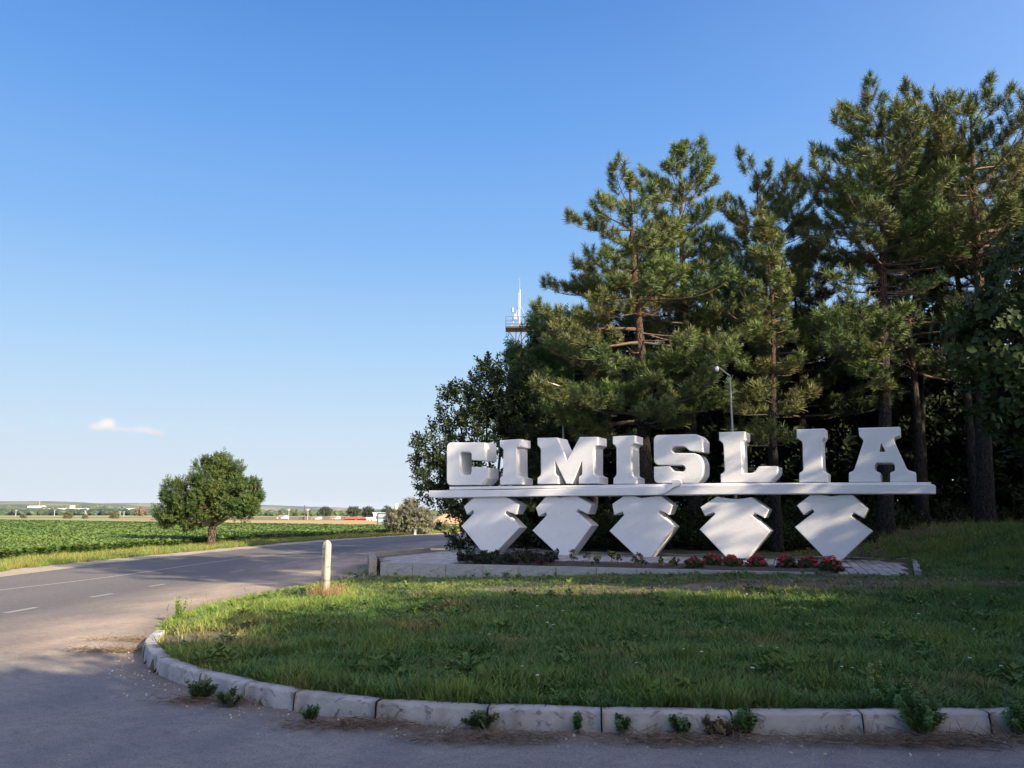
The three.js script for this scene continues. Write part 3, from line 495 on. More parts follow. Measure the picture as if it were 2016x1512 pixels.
pine({ x: 7.3, f: 31, H: 16.9, lean: [-0.15, 0], r0: 0.27, cb: 6.5, seed: 102, prof: (t) => round(1.6, t, 0.4, 0.58), label: 'tall pine whose rounded top rises just right of the orange-trunked pine', low: 0.12 });
pine({ x: 10.4, f: 31, H: 15.4, lean: [0.1, 0], r0: 0.22, cb: 6.0, seed: 103, prof: (t) => round(2.3, t, 0.46, 0.54), keep: () => 0.68, full: 0.95, label: 'thin open-crowned pine with a spiky top, between the two tall pine groups', low: 0.15 });
pine({ x: 9.1, f: 27, H: 11.9, lean: [0.3, 0], r0: 0.16, cb: 3.6, seed: 104, prof: (t) => 0.25 + 1.5 * (1 - t) ** 0.8, keep: () => 0.7, full: 0.95, tone: [0.12, 0.145, 0.042], label: 'slender younger pine with yellowish needles rising above the letter L', low: 0.2 });
pine({ x: 13.3, f: 28, H: 16.2, lean: [1.2, 0], r0: 0.27, cb: 10.0, seed: 105, prof: (t) => round(2.6, t, 0.4, 0.6), full: 1.05, label: 'broad-topped pine with a tall straight trunk behind the letter A', low: 0.2,
  boughs: [[7.2, 2.3, 2.8, 0.05, 1], [7.6, 2.9, 3.0, 0.1, 0.9], [6.4, 2.6, 2.8, 0.0, 1], [9.4, 3.3, 3.4, 0.02, 0.5], [9.8, 0.2, 3.2, 0.12, 0.4], [8.8, 0.4, 3, 0.1, 0.4], [9.0, 2.8, 3.2, 0, 0.5], [5.3, 2.1, 2.4, -0.1, 0.9], [6.8, 1.9, 2.2, 0.1, 1.5], [6.2, 2.3, 2.6, 0.05, 1.5], [7.0, 2.6, 2.4, 0.12, 1.4], [5.7, 2.6, 2.2, 0, 1.4], [7.8, 1.4, 2.2, 0.1, 1.2]], dead: 26, deadFrom: 6, deadTo: 10.8 });
pine({ x: 17.2, f: 33, H: 17.1, lean: [1.2, 0], r0: 0.3, cb: 11.5, seed: 106, prof: (t) => round(2.6, t), label: 'forked tall pine directly behind the broad-topped one', low: 0.25, dead: 14, deadFrom: 7, deadTo: 12 });
pine({ x: 16.3, f: 27, H: 15.9, lean: [1.1, 0], r0: 0.28, cb: 9.6, seed: 107, prof: (t) => round(2.7, t, 0.4, 0.6), keep: (t) => (t > 0.55 ? 0.62 : 0.85), full: 0.95, label: 'open-topped pine at the right edge with sun on its lower trunk', low: 0.2, dead: 10, deadFrom: 5, deadTo: 9 });
pine({ x: 20.6, f: 31, H: 16, lean: [0.6, 0], r0: 0.26, cb: 7.5, seed: 108, prof: (t) => 0.45 + 2.6 * Math.sin(Math.PI * Math.min(1, 0.36 + t * 0.66)), label: 'pine farthest to the right, cut by the edge of the view', low: 0.2 });
const inner = [[18.4, 31, 15.5, 7.2], [9.6, 36, 13.2, 6.5], [14.2, 36, 12.8, 6.5], [6.2, 36, 14.5, 5.5], [19.5, 36, 15.5, 8], [12.4, 33, 11.4, 5.0], [16.0, 30.5, 11.4, 6.0], [3.4, 33, 11.6, 4.4]];
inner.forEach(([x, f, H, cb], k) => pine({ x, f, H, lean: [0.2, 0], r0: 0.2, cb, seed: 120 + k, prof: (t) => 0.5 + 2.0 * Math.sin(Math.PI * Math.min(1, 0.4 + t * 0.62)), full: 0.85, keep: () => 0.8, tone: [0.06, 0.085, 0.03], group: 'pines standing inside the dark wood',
  label: 'dark pine standing inside the wood behind the front row of pines', low: 0.1 }));

// ------------------------------------------------------------------ broadleaf trees and bushes
function leafy(o) {                                                // lobes: dx, height, towards the camera, three radii, sprays
  const r = rng(o.seed), g = tag(base(o.name, o.x, o.y ?? 0, o.f), o.label, o.category ?? 'tree', o.group), wood = new MB(), list = [];
  const bt = o.bark ?? [0.1, 0.085, 0.07], nz = o.seed * 1.37;
  for (const [dx, dy, dz, rx, ry, rz, n] of o.lobes) {
    const c = new THREE.Vector3(dx, dy, dz);
    for (let k = 0, tries = 0; k < n && tries < n * 6; tries++) {
      const d = rdir(r), q = Math.pow(r(), 1 / (o.shell ?? 2.4)), p = new THREE.Vector3(dx + d.x * rx * q, dy + d.y * ry * q, dz + d.z * rz * q);
      if (fbm(p.x * (o.clump ?? 1.1) + nz, p.y * (o.clump ?? 1.1), p.z * (o.clump ?? 1.1), 3) < (o.gap ?? -0.06)) continue;
      const out = d.clone().lerp(o.bias ?? up, 0.35 + 0.2 * r()).add(rdir(r).multiplyScalar(0.4)).normalize();
      list.push([place(p, out, r() * 6.3, (o.size ?? 1) * (0.75 + 0.55 * r())), vary(mixc(o.tone, o.tone2 ?? o.tone, clamp(0.5 + 1.6 * N(p.x * 0.9 + nz, p.y * 0.9, p.z * 0.9), 0, 1)), r, 0.4)]); k++;
      if (r() < (o.twigs ?? 0.1)) { const a = c.clone().lerp(p, 0.25), b = a.clone().lerp(p, 0.6).add(rdir(r).multiplyScalar(0.12)); wood.tube([a, b, p], [0.018, 0.011, 0.004], 3, bt, false); }
    }
    if (o.stem) {
      const s = o.stem[Math.floor(r() * o.stem.length)], foot = new THREE.Vector3(s[0] * 0.7, s[1] * 0.8, s[2] * 0.7), knee = foot.clone().lerp(c, 0.5).add(new THREE.Vector3((r() - 0.5) * 0.3, 0.1, (r() - 0.5) * 0.3));
      if (Math.min(rx, ry) > 0.38) wood.tube([foot, knee, c.clone().lerp(foot, 0.12)], [o.r0 * 0.5, o.r0 * 0.34, 0.012], 6, bt, false, 0.2);
    }
  }
  if (o.stem) { const tr = new MB(); for (const [sx, sy, sz] of o.stem) { const top = new THREE.Vector3(sx, sy, sz); tr.tube([0, 0.12, 0.4, 0.75, 1].map((t) => new THREE.Vector3(sx * t * t, -0.1 + (sy + 0.1) * t, sz * t * t).add(new THREE.Vector3(0.06 * N(t * 4, o.seed), 0, 0))), [1.35, 1.08, 1, 0.92, 0.75].map((t) => t * o.r0), 9, bt, true, 0.25); } part('trunk', tr.make(), M.bark, g); }
  if (wood.p.length) part('branches', wood.make(), M.wood, g).userData.kind = 'stuff';
  copies(o.crownName ?? 'crown', o.spray ?? SPRAY, M.leaf, list, g);
  return g;
}
const [ltx, ltf] = G(415, 1076);
leafy({ name: 'roadside_tree', label: 'single round-crowned tree with a short trunk beside the crop field', x: ltx, f: ltf, y: -0.03, seed: 201, r0: 0.19, stem: [[0.05, 1.25, 0]], bark: [0.24, 0.17, 0.12], spray: SMALL, tone: [0.05, 0.095, 0.024], tone2: [0.1, 0.14, 0.036], gap: 0.0, clump: 1.7, shell: 1.9, twigs: 0.12, size: 1.05,
  lobes: [[0.1, 3.1, 0, 1.35, 1.25, 1.4, 1500], [-1.0, 2.5, 0.3, 1.3, 0.95, 1.3, 1400], [1.2, 2.55, 0.2, 1.15, 0.95, 1.3, 1300], [-1.75, 1.7, 0.3, 0.95, 0.7, 1.0, 800], [1.75, 2.4, 0.1, 0.65, 0.85, 0.8, 450], [0.2, 3.95, 0, 0.75, 0.65, 0.8, 420], [-0.5, 3.7, 0.2, 0.6, 0.6, 0.7, 280], [0.9, 3.5, 0, 0.6, 0.65, 0.6, 300], [-2.0, 2.6, 0.1, 0.6, 0.6, 0.7, 260], [1.5, 1.75, 0.2, 0.75, 0.5, 0.8, 320], [0, 1.9, 0.5, 1.3, 0.6, 1.0, 700], [-2.3, 1.35, 0.1, 0.5, 0.35, 0.5, 170], [-1.0, 1.25, 0.3, 0.8, 0.4, 0.6, 330], [0.35, 4.45, 0, 0.16, 0.4, 0.16, 40], [-0.55, 4.2, 0.1, 0.14, 0.35, 0.14, 26], [2.1, 2.95, 0.1, 0.2, 0.4, 0.2, 40], [-2.3, 3.05, 0.1, 0.16, 0.35, 0.16, 26], [1.15, 4.0, 0, 0.15, 0.4, 0.15, 26]] });
leafy({ name: 'broadleaf_tree', label: 'dark broad-leaved tree by the road behind the letter C', x: -0.9, f: 30.5, y: -0.05, seed: 202, r0: 0.13, stem: [[-0.6, 2.2, 0], [0.35, 2.6, 0.1], [0.9, 2.4, -0.1]], bark: [0.06, 0.05, 0.045], spray: SPRAY, tone: [0.035, 0.06, 0.022], tone2: [0.05, 0.075, 0.03], gap: 0.045, clump: 1.6, shell: 2.0, twigs: 0.14, size: 1.15,
  lobes: [[-1.0, 5.2, 0.2, 1.1, 1.2, 1.2, 230], [-2.0, 4.1, 0.2, 0.95, 1.0, 1.1, 190], [-2.2, 2.9, 0.1, 0.8, 0.7, 1.0, 150], [-0.2, 6.3, 0, 0.95, 0.95, 1.0, 200], [0.9, 6.3, -0.1, 1.1, 1.2, 1.1, 380], [0.6, 4.8, 0.1, 1.2, 1.2, 1.2, 300], [1.7, 5.2, -0.2, 1.1, 1.3, 1.1, 380], [-0.9, 3.3, 0.4, 1.0, 0.9, 1.0, 260], [-1.5, 6.3, 0.1, 0.4, 0.7, 0.4, 60], [0.0, 7.3, 0, 0.45, 0.4, 0.4, 60], [-2.45, 3.7, 0, 0.4, 0.35, 0.4, 40], [-1.5, 1.7, 0.3, 0.75, 0.8, 0.8, 150], [-0.9, 0.8, 0.6, 0.6, 0.7, 0.6, 160], [0.1, 2.2, 0.2, 0.9, 1.0, 0.9, 200], [0.6, 0.8, 0.2, 1.0, 0.8, 0.8, 260], [1.6, 3.4, -0.1, 0.9, 1.2, 0.9, 220]] });
leafy({ name: 'feathery_tree', label: 'feathery green tree between the dark broad-leaved tree and the orange-trunked pine', x: 1.1, f: 35, y: -0.05, seed: 203, r0: 0.16, stem: [[-0.1, 4, 0]], bark: [0.07, 0.06, 0.05], spray: PINNATE, tone: [0.05, 0.1, 0.025], tone2: [0.075, 0.14, 0.035], gap: -0.06, clump: 0.9, twigs: 0.08, size: 1.0, bias: new THREE.Vector3(0, -0.4, 0.2),
  lobes: [[-0.65, 8.9, 0.2, 0.65, 0.75, 0.6, 260], [0.35, 9.9, 0.2, 0.75, 0.9, 0.8, 380], [1.2, 9.3, 0, 1.2, 1.5, 1.3, 700], [-0.1, 8.0, 0.3, 1.1, 1.1, 1.1, 560], [0.6, 7.2, 0.3, 1.6, 1.6, 1.5, 900], [-0.3, 5.8, 0.2, 1.5, 1.4, 1.4, 700], [1.5, 5.2, 0.2, 1.5, 1.6, 1.4, 700], [0.3, 3.8, 0.3, 1.6, 1.5, 1.4, 700], [0.8, 2.2, 0.3, 1.6, 1.4, 1.4, 600]] });
leafy({ name: 'lime_tree', label: 'large-leaved tree at the right edge with a few sunlit leaves, in front of the wood', x: 9.5, f: 11.8, y: 0.6, seed: 204, r0: 0.2, stem: [[0, 2.6, 0]], bark: [0.07, 0.06, 0.05], spray: LIME, tone: [0.03, 0.055, 0.018], tone2: [0.055, 0.085, 0.028], gap: 0.0, clump: 1.2, twigs: 0.06, size: 0.85, bias: new THREE.Vector3(0, -0.6, 0.3),
  lobes: [[-0.9, 4.5, 0.2, 1.0, 0.95, 1.0, 560], [-1.75, 3.45, 0.1, 0.9, 0.9, 0.9, 520], [-1.3, 2.7, 0.4, 1.0, 0.85, 1.0, 480], [0.3, 4.1, 0.3, 1.3, 1.7, 1.3, 600], [0.3, 5.5, 0, 1.1, 0.9, 1.1, 300], [-0.9, 2.1, 0.2, 0.75, 0.5, 0.75, 160]] });
// bush and wood fill: nobody could count what stands there
{
  const r = rng(333), list = [], low = [];
  for (let k = 0; k < 30000; k++) {
    const x = mix(0.5, 30, r()), f = mix(33.5, 45, r()), h = 10.2 + 1.5 * N(x * 0.22, 3) - 3.5 * sstep(4, 0, x), y = h * r() ** 0.85;
    if (fbm(x * 0.55, y * 0.55, f * 0.55, 3) < -0.03 + 0.2 * sstep(7, 10.5, y)) continue;
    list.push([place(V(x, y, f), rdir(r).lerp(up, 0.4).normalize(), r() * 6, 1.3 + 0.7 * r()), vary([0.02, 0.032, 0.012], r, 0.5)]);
  }
  tag(copies('woods', BIGSPRAY, M.leaf, list), 'dark mass of trees and saplings filling the wood behind the pines', 'woodland');
  for (let k = 0; k < 13000; k++) {
    const x = mix(1.5, 26, r()), f = mix(26.5, 34, r()); if (f < 27.5 + 2.4 * fbm(x * 0.5, 3) - 0.12 * (x - 8)) continue;
    const h = 0.4 + 1.9 * Math.max(0, 0.45 + fbm(x * 0.6, f * 0.6, 4)) * sstep(27, 31, f);
    low.push([place(V(x, 0.25 + h * r(), f), rdir(r).lerp(up, 0.6).normalize(), r() * 6, 0.8 + 0.5 * r()), vary([0.03, 0.05, 0.018], r, 0.5)]);
  }
  tag(copies('undergrowth', SPRAY, M.leaf, low), 'low dark undergrowth beneath the pines behind the platform', 'undergrowth');
  // unseen tree foliage right of and behind the view, placed to shade lawn and monument
  const unseenFoliage = [], sx = Math.sin(SUN_AZ), sf = -Math.cos(SUN_AZ), qx = Math.cos(SUN_AZ), qf = Math.sin(SUN_AZ);
  const tanEl = Math.tan(SUN_EL), sunGaps = [];                        // openings cut in the unseen foliage so sun falls on chosen spots
  const open = (px, py, on, rq, ry, s = 1) => { let x, y, f; if (on === 'face') { const [a, h] = onFace(px, py); x = MO[0] + a * Math.cos(MA); f = MO[1] - a * Math.sin(MA); y = h + TOP; } else { [x, f] = G(px, py, on); y = on; } sunGaps.push([qx * x + qf * f, sx * x + sf * f, y, rq, ry, s]); };
  for (const a of [[1330, 900, 'face', 0.2, 0.55, 0.97], [1385, 915, 'face', 0.16, 0.5, 0.97], [1445, 900, 'face', 0.2, 0.75, 1], [1500, 935, 'face', 0.16, 0.25, 0.97], [1440, 1062, 'face', 0.2, 0.42, 0.98], [1390, 963, 'face', 0.22, 0.14, 1], [1290, 963, 'face', 0.16, 0.08, 0.95], [1240, 910, 'face', 0.1, 0.5, 0.9], [1150, 895, 'face', 0.12, 0.16, 0.97], [1172, 930, 'face', 0.08, 0.25, 0.9], [1080, 940, 'face', 0.1, 0.16, 0.95], [900, 915, 'face', 0.12, 0.1, 0.97], [1015, 930, 'face', 0.06, 0.2, 0.9], [1600, 932, 'face', 0.1, 0.08, 1], [1592, 860, 'face', 0.1, 0.06, 0.95], [1720, 880, 'face', 0.1, 0.06, 0.9], [1625, 1035, 'face', 0.13, 0.06, 1], [1645, 1052, 'face', 0.12, 0.06, 0.97], [1300, 1070, 'face', 0.16, 0.22, 0.98], [1600, 995, 'face', 0.1, 0.08, 0.95], [955, 1042, 'face', 0.1, 0.08, 0.9],
    [1250, 1155, 0.28, 0.5, 0.12, 1], [1010, 1165, 0.2, 0.8, 0.16, 1], [820, 1160, 0.12, 1.2, 0.3, 1], [640, 1120, 0.1, 0.9, 0.6, 1], [1500, 1106, 0.35, 0.7, 0.07, 1], [1750, 1030, 0.5, 0.25, 0.8, 0.9], [1965, 980, 1.6, 0.3, 0.7, 0.9], [880, 1085, 0.35, 0.5, 0.07, 1]]) open(...a);
  const clear = (Q, T, Y) => sunGaps.some(([q, t, y, rq, ry, s]) => Math.hypot((Q - q) / (rq + 0.32), (Y - y - (T - t) * tanEl) / (ry + 0.32)) < 1 && r() < s);
  const clump = (q, t, y, rq, ry, n, gap = -0.1) => { for (let k = 0; k < n; k++) { const d = rdir(r).multiplyScalar(Math.pow(r(), 0.42)), Q = q + d.x * rq, T = t + d.z * rq, Y = y + d.y * ry; if (Y < 0.1 || fbm(Q * 0.8, Y * 0.8, T * 0.8, 3) < gap || clear(Q, T, Y)) continue; unseenFoliage.push([place(V(sx * T + qx * Q, Y, sf * T + qf * Q), rdir(r).lerp(up, 0.3).normalize(), r() * 6, 1.2 + 0.8 * r()), vary([0.05, 0.08, 0.03], r, 0.4)]); } };
  for (let q = -20; q <= 10.5; q += 2.0) { const h = 7.5 + 0.6 * N(q * 0.7, 2); clump(q, 7 + 1.2 * r(), h * 0.54, 1.8, h * 0.48, 1000, -0.2); }
  for (let q = 10.6; q <= 48; q += 2.3) { const top = mix(16.4, 13.2, sstep(20, 24, q)) + 0.9 * N(q * 0.4, 7), bot = mix(9.4, 2.6, sstep(11.5, 15.5, q)), c = (top + bot) / 2; clump(q, 6 + 1.6 * r(), c, 1.8, (top - bot) / 2, 520 * (top - bot) / 8, -0.02); clump(q + 1.1, 9.5 + 1.6 * r(), c + 0.9, 1.8, (top - bot) / 2, 440 * (top - bot) / 8, -0.02); }
  for (let q = 13.2; q <= 48; q += 2.1) clump(q, 3.6 + 0.8 * r(), 2.3, 1.6, 2.4, 420, -0.15);
  tag(copies('woods', BIGSPRAY, M.leaf, unseenFoliage), 'unseen tree foliage out of view, placed to shade the lawn and dapple the monument', 'woodland');
}

// ------------------------------------------------------------------ grass, weeds, litter
function grassGeo(seed, n, h, w, spread) {
  const r = rng(seed), m = new MB();
  for (let k = 0; k < n; k++) { const a = r() * 6.283, l = spread * r() * 0.9, d = new THREE.Vector3(Math.cos(a) * l, 1, Math.sin(a) * l).normalize(), s = new THREE.Vector3(-Math.sin(a + r() - 0.5), 0, Math.cos(a + r() - 0.5)); blade(m, new THREE.Vector3((r() - 0.5) * 0.09, -0.01, (r() - 0.5) * 0.09), d, h * (0.45 + 0.65 * r()), w * (0.7 + 0.6 * r()), new THREE.Vector3(Math.cos(a), -0.3, Math.sin(a)), s); }
  const g = m.make(); g.deleteAttribute('color'); return g;
}
const TURF = grassGeo(41, 13, 0.2, 0.0045, 0.55), HAY = grassGeo(42, 9, 0.34, 0.003, 0.4), CLOVER = sprayGeo(43, 14, 0.07, 0.05, 0.4), SEEDHEAD = (() => { const m = new MB(), r = rng(5); m.tube([new THREE.Vector3(0, 0, 0), new THREE.Vector3(0.01, 0.2, 0), new THREE.Vector3(0.04, 0.38, 0.01)], [0.0022, 0.002, 0.0015], 3); for (let k = 0; k < 9; k++) { const y = 0.29 + k * 0.013; blade(m, new THREE.Vector3(0.015 + (y - 0.25) * 0.19, y, 0.005), rdir(r).lerp(up, 0.6).normalize(), 0.03, 0.004, up, new THREE.Vector3(0, 0, 1)); } const g = m.make(); g.deleteAttribute('color'); return g; })();
{
  const r = rng(404), turf = [], hay = [], clover = [], seed = [], daisy = [];
  const put = (n, x0, x1, f0, f1) => {
    for (let k = 0; k < n; k++) {
      const x = mix(x0, x1, r()), f = mix(f0, f1, r());
      if (Math.abs(x) > f * 0.72 + 0.6 || !inside(ISLAND, x, f) || inside(PLATE, x, f)) continue;
      const [d, kerbed] = edgeInfo(x, f); if (kerbed && d < 0.17) continue;
      const b = bareness(x, f), patch = fbm(x * 0.8, f * 0.8, 11), p2 = fbm(x * 2.3, f * 2.3, 14);
      if (r() < b * 0.93) continue;
      if (inside([[-0.2, 27.8], [11, 22], [14, 40], [0, 40]], x, f) && r() < 0.75) continue;
      const y = islandY(x, f), tall = clamp(0.85 + 1.3 * patch + 0.9 * p2, 0.3, 1.7) * mix(1, 0.42, sstep(12.5, 16.5, f) * sstep(11, 8.5, x)) * (x > 7 ? 1.3 + 0.5 * sstep(10, 12, x) : 1) * (f < 7.6 ? 1.1 : 1);
      const lush = [0.13, 0.235, 0.055], dry = [0.29, 0.26, 0.1], freshSunlit = [0.25, 0.34, 0.07], dark = [0.085, 0.18, 0.048];
      let c = mixc(lush, dark, clamp(0.4 + 2 * p2, 0, 1)); c = mixc(c, freshSunlit, clamp(1.5 * patch + 0.5 * sstep(14, 19, f) * sstep(4, -2, x) + 0.55 * sstep(-1.5, -4, x), 0, 0.85)); c = mixc(c, dry, clamp(b * 0.8 + (r() < 0.08 ? 0.5 : 0) + 0.7 * sstep(0.14, 0.36, fbm(x * 0.9, f * 0.9, 31)), 0, 0.8));  // brighter towards the left: sunlight put into the grass colour, besides random patches
      const up2 = new THREE.Vector3((r() - 0.5) * 0.5, 1, (r() - 0.5) * 0.5).normalize(), u = r();
      if (u < 0.83) turf.push([place(V(x, y, f), up2, r() * 6.3, 0.85 + 0.5 * r(), tall * (0.5 + 0.42 * r()), 0.85 + 0.5 * r()), vary(c, r, 0.45)]);
      else if (u < 0.91) clover.push([place(V(x, y + 0.01, f), up2, r() * 6.3, (0.4 + 0.35 * r()) * (1 + 1.1 * sstep(0.05, 0.3, fbm(x * 1.1, f * 1.1, 21)))), vary(mixc(c, [0.08, 0.15, 0.035], 0.4), r, 0.35)]);
      else if (u < 0.95) hay.push([place(V(x, y, f), up2, r() * 6.3, 1, tall * (0.45 + 0.45 * r()), 1), vary(mixc(c, [0.2, 0.2, 0.09], 0.45), r, 0.4)]);
      else if (u < 0.954) seed.push([place(V(x, y, f), up2, r() * 6.3, 1, 0.4 + 0.5 * r(), 1), vary([0.2, 0.2, 0.1], r, 0.4)]);
      else if (u < 0.9575 && x > -0.5) daisy.push([place(V(x, y + 0.12 + 0.18 * r(), f), up2, r() * 6.3, 0.7 + 0.5 * r()), [0.7, 0.7, 0.66]]);
    }
  };
  put(26000, -5, 7, 6, 9.5); put(24000, -6, 10, 9.5, 14); put(12000, -6, 16, 14, 22); put(16000, 8, 24, 14, 30); put(2500, -6, 0, 20, 40);
  tag(copies('grass', TURF, M.grass, turf), 'green grass of the lawn between kerb and platform', 'grass');
  tag(copies('grass', HAY, M.grass, hay), 'taller straggling grass scattered over the lawn', 'grass');
  tag(copies('ground_cover', CLOVER, M.grass, clover), 'low leafy clover and weeds among the lawn grass', 'ground cover');
  tag(copies('seed_stalks', SEEDHEAD, M.grass, seed), 'thin pale seed stalks standing above the lawn grass', 'grass');
  const dz = new MB(); for (let k = 0; k < 7; k++) { const a = k / 7 * 6.283; const i = [dz.vert(0, 0, 0), dz.vert(Math.cos(a - 0.35) * 0.016, 0.003, Math.sin(a - 0.35) * 0.016), dz.vert(Math.cos(a + 0.35) * 0.016, 0.003, Math.sin(a + 0.35) * 0.016)]; dz.i.push(...i); } const dg = dz.make(); dg.deleteAttribute('color');
  tag(copies('daisies', dg, M.petal, daisy), 'tiny white flowers dotted through the grass on the right', 'flowers');
  // strip by the far side of the road, and the crop beyond it
  const verge = [], crop = [];
  for (let k = 0; k < 15000; k++) { const f = 14 + 80 * r() ** 1.7, l = onRoadLeft(f), x = l - 0.95 - 0.3 * N(f * 1.3, 4) - (3.6 + 2.4 * sstep(26, 18, f)) * r(); if (x < -0.72 * f - 1) continue; const p = fbm(x * 0.6, f * 0.6, 9); verge.push([place(V(x, -0.03, f), new THREE.Vector3((r() - 0.5) * 0.5, 1, (r() - 0.5) * 0.5).normalize(), r() * 6.3, 1.3 + 0.8 * r(), (0.9 + 1.2 * Math.max(0, p + 0.2)) * (0.7 + 0.6 * r()), 1.3), vary(mixc([0.17, 0.24, 0.05], [0.26, 0.26, 0.08], clamp(0.4 + 2 * p, 0, 1)), r, 0.4)]); }
  tag(copies('verge_grass', TURF, M.grass, verge), 'yellow-green grass along the far side of the main road', 'grass');
  for (let k = 0; k < 130000; k++) {
    const f = 15 + 190 * r() ** 1.4, xl = fieldSide(f); let x = mix(-0.74 * f - 1, Math.max(xl, -0.7 * f), r()); 
    if (x > xl - 0.1 || f > FIELDFAR(x)) continue; const p = fbm(x * 0.08, f * 0.08, 3), s = 0.75 + 0.5 * r();
    crop.push([place(V(x, 0.02, f), new THREE.Vector3((r() - 0.5) * 0.6, 1, (r() - 0.5) * 0.6).normalize(), r() * 6.3, s * (1 + 0.009 * f), s * (1 - 0.3 * sstep(40, 90, f)), s * (1 + 0.005 * f)), vary(mixc([0.09, 0.16, 0.042], [0.135, 0.2, 0.052], clamp(0.5 + 1.8 * p, 0, 1)), r, 0.4)]);
  }
  tag(copies('crop_plants', sprayGeo(60, 14, 0.24, 0.13, 0.34), M.leaf, crop), 'dense dark green crop covering the flat field', 'crop');
  // stones and dry litter along the kerb and on the asphalt
  const peb = [], straw = [], rock = new THREE.IcosahedronGeometry(0.5, 0); rock.scale(1, 0.6, 0.8);
  for (let k = 0; k < 4200; k++) { const kk = KERB[Math.floor(40 + r() * 119)], far = Math.abs(r() + r() + r() - 1.5) * 0.9, x = kk[0] + (r() - 0.5) * 0.5 - far * 0.25 * sstep(0, -3, kk[0]), f = kk[1] - far * 0.55 - 0.02; if (inside(ISLAND, x, f) || Math.abs(x) > f) continue; const s = 0.005 + 0.022 * r() ** 8; peb.push([place(V(x, s * 0.2, f), rdir(r), r() * 6, s * 1.4), vary([0.38, 0.35, 0.31], r, 0.7)]); }
  for (let k = 0; k < 700; k++) { const f = mix(4.8, 14, r()), x = mix(-8, 5, r()); if (inside(ISLAND, x, f)) continue; const s = 0.004 + 0.012 * r() ** 5; peb.push([place(V(x, s * 0.2, f), rdir(r), r() * 6, s * 1.3), vary([0.36, 0.33, 0.29], r, 0.7)]); }
  for (let k = 0; k < 1000; k++) { const f = mix(12.6, 16, r()), x = mix(2, 9.6, r()); const s = 0.01 + 0.03 * r() ** 4; if (inside(PLATE, x, f)) continue; peb.push([place(V(x, islandY(x, f) + s * 0.2, f), rdir(r), r() * 6, s * 1.2), vary([0.34, 0.3, 0.26], r, 0.6)]); }
  tag(copies('gravel', rock, M.needle, peb), 'small stones and grit scattered by the kerb and on the asphalt', 'gravel');
  for (let k = 0; k < 3600; k++) { const c = [[-0.2, 5.98], [-2.5, 7.15], [2.6, 5.92], [1.2, 5.95], [-1.2, 6.35], [-4.7, 10.4], [-4.6, 9.6], [3.2, 5.9]][Math.floor(r() * 8)], x = c[0] + (r() + r() - 1) * 0.75, f = c[1] - 0.06 + (r() + r() - 1) * 0.16 - 0.12 * r(); if (inside(ISLAND, x, f)) continue; straw.push([place(V(x, 0.012 + 0.03 * r() ** 2, f), new THREE.Vector3(r() - 0.5, 0.1 * r(), r() - 0.5).normalize(), r() * 6, 0.5 + 0.8 * r()), vary([0.26, 0.2, 0.13], r, 0.6)]); }
  const sg = new MB(); sg.tube([new THREE.Vector3(0, 0, 0), new THREE.Vector3(0.006, 0.05, 0), new THREE.Vector3(0, 0.12, 0.004)], [0.0022, 0.002, 0.0016], 3); const sgg = sg.make(); sgg.deleteAttribute('color');
  tag(copies('litter', sgg, M.grass, straw), 'dry straw and stalks lying in the gutter along the kerb', 'litter');
}
// weeds growing out of the joint between asphalt and kerb
function weed(label, px, py, h0, w0, n0, tone0 = [0.055, 0.1, 0.035], y0 = 0) {
  const h = h0 * 0.85, w = w0 * 0.9, n = Math.round(n0 * 0.8), tone = tone0.map((c) => c * 2.1);
  const [x, f] = G(px, py, y0), r = rng(Math.round(px * 7)), g = tag(base('weed', x, y0, f), label, 'weed'), st = new MB(), list = [];
  for (let k = 0; k < n; k++) {
    const a = r() * 6.283, l = w * r(), top = new THREE.Vector3(Math.cos(a) * l, h * (0.4 + 0.6 * r()), Math.sin(a) * l * 0.7);
    st.tube([new THREE.Vector3(Math.cos(a) * 0.02, 0, Math.sin(a) * 0.02), top.clone().multiply(new THREE.Vector3(0.35, 0.55, 0.35)), top], [0.004, 0.003, 0.002], 4, [0.09, 0.11, 0.04], false);
    for (let j = 0; j < 6; j++) list.push([place(top.clone().multiply(new THREE.Vector3(0.3 + 0.14 * j, 0.2 + 0.16 * j, 0.3 + 0.14 * j)), new THREE.Vector3(Math.cos(a) * 0.6, 1, Math.sin(a) * 0.6).normalize(), r() * 6, 0.3 + 0.25 * r()), vary(tone, r, 0.4)]);
  }
  part('stem', st.make(), M.wood, g); copies('foliage', CLOVER, M.grass, list, g); return g;
}
weed('bushy double weed in the gutter at the curved end of the kerb', 395, 1381, 0.2, 0.16, 22, [0.06, 0.085, 0.035]);
weed('weed beside the bushy double weed, nearer the straight kerb', 452, 1392, 0.14, 0.1, 12, [0.06, 0.085, 0.035]);
weed('small upright weed against a kerb joint on the curve', 613, 1424, 0.13, 0.06, 8);
weed('flat weed spreading over dry straw at the kerb', 945, 1438, 0.12, 0.16, 14, [0.06, 0.08, 0.035]);
weed('thin single upright weed against the straight kerb', 1142, 1444, 0.17, 0.03, 5);
weed('sparse weed at the joint right of the thin upright one', 1222, 1446, 0.14, 0.06, 6);
weed('low weed in the gutter left of the leafy dark weed', 1345, 1450, 0.12, 0.09, 10);
weed('brownish low weed beside the leafy dark weed', 1415, 1452, 0.1, 0.12, 14, [0.09, 0.08, 0.04]);
weed('leafy dark weed standing against the kerb', 1468, 1450, 0.2, 0.08, 16);
weed('biggest round weed bush hiding part of the kerb on the right', 1815, 1450, 0.32, 0.2, 46, [0.06, 0.11, 0.035]);
weed('weed bush at the right edge against the kerb', 2008, 1450, 0.28, 0.14, 26);
weed('tall thin pale weed rising from the grass above the kerb', 1722, 1394, 0.46, 0.1, 9, [0.13, 0.17, 0.06], 0.12);
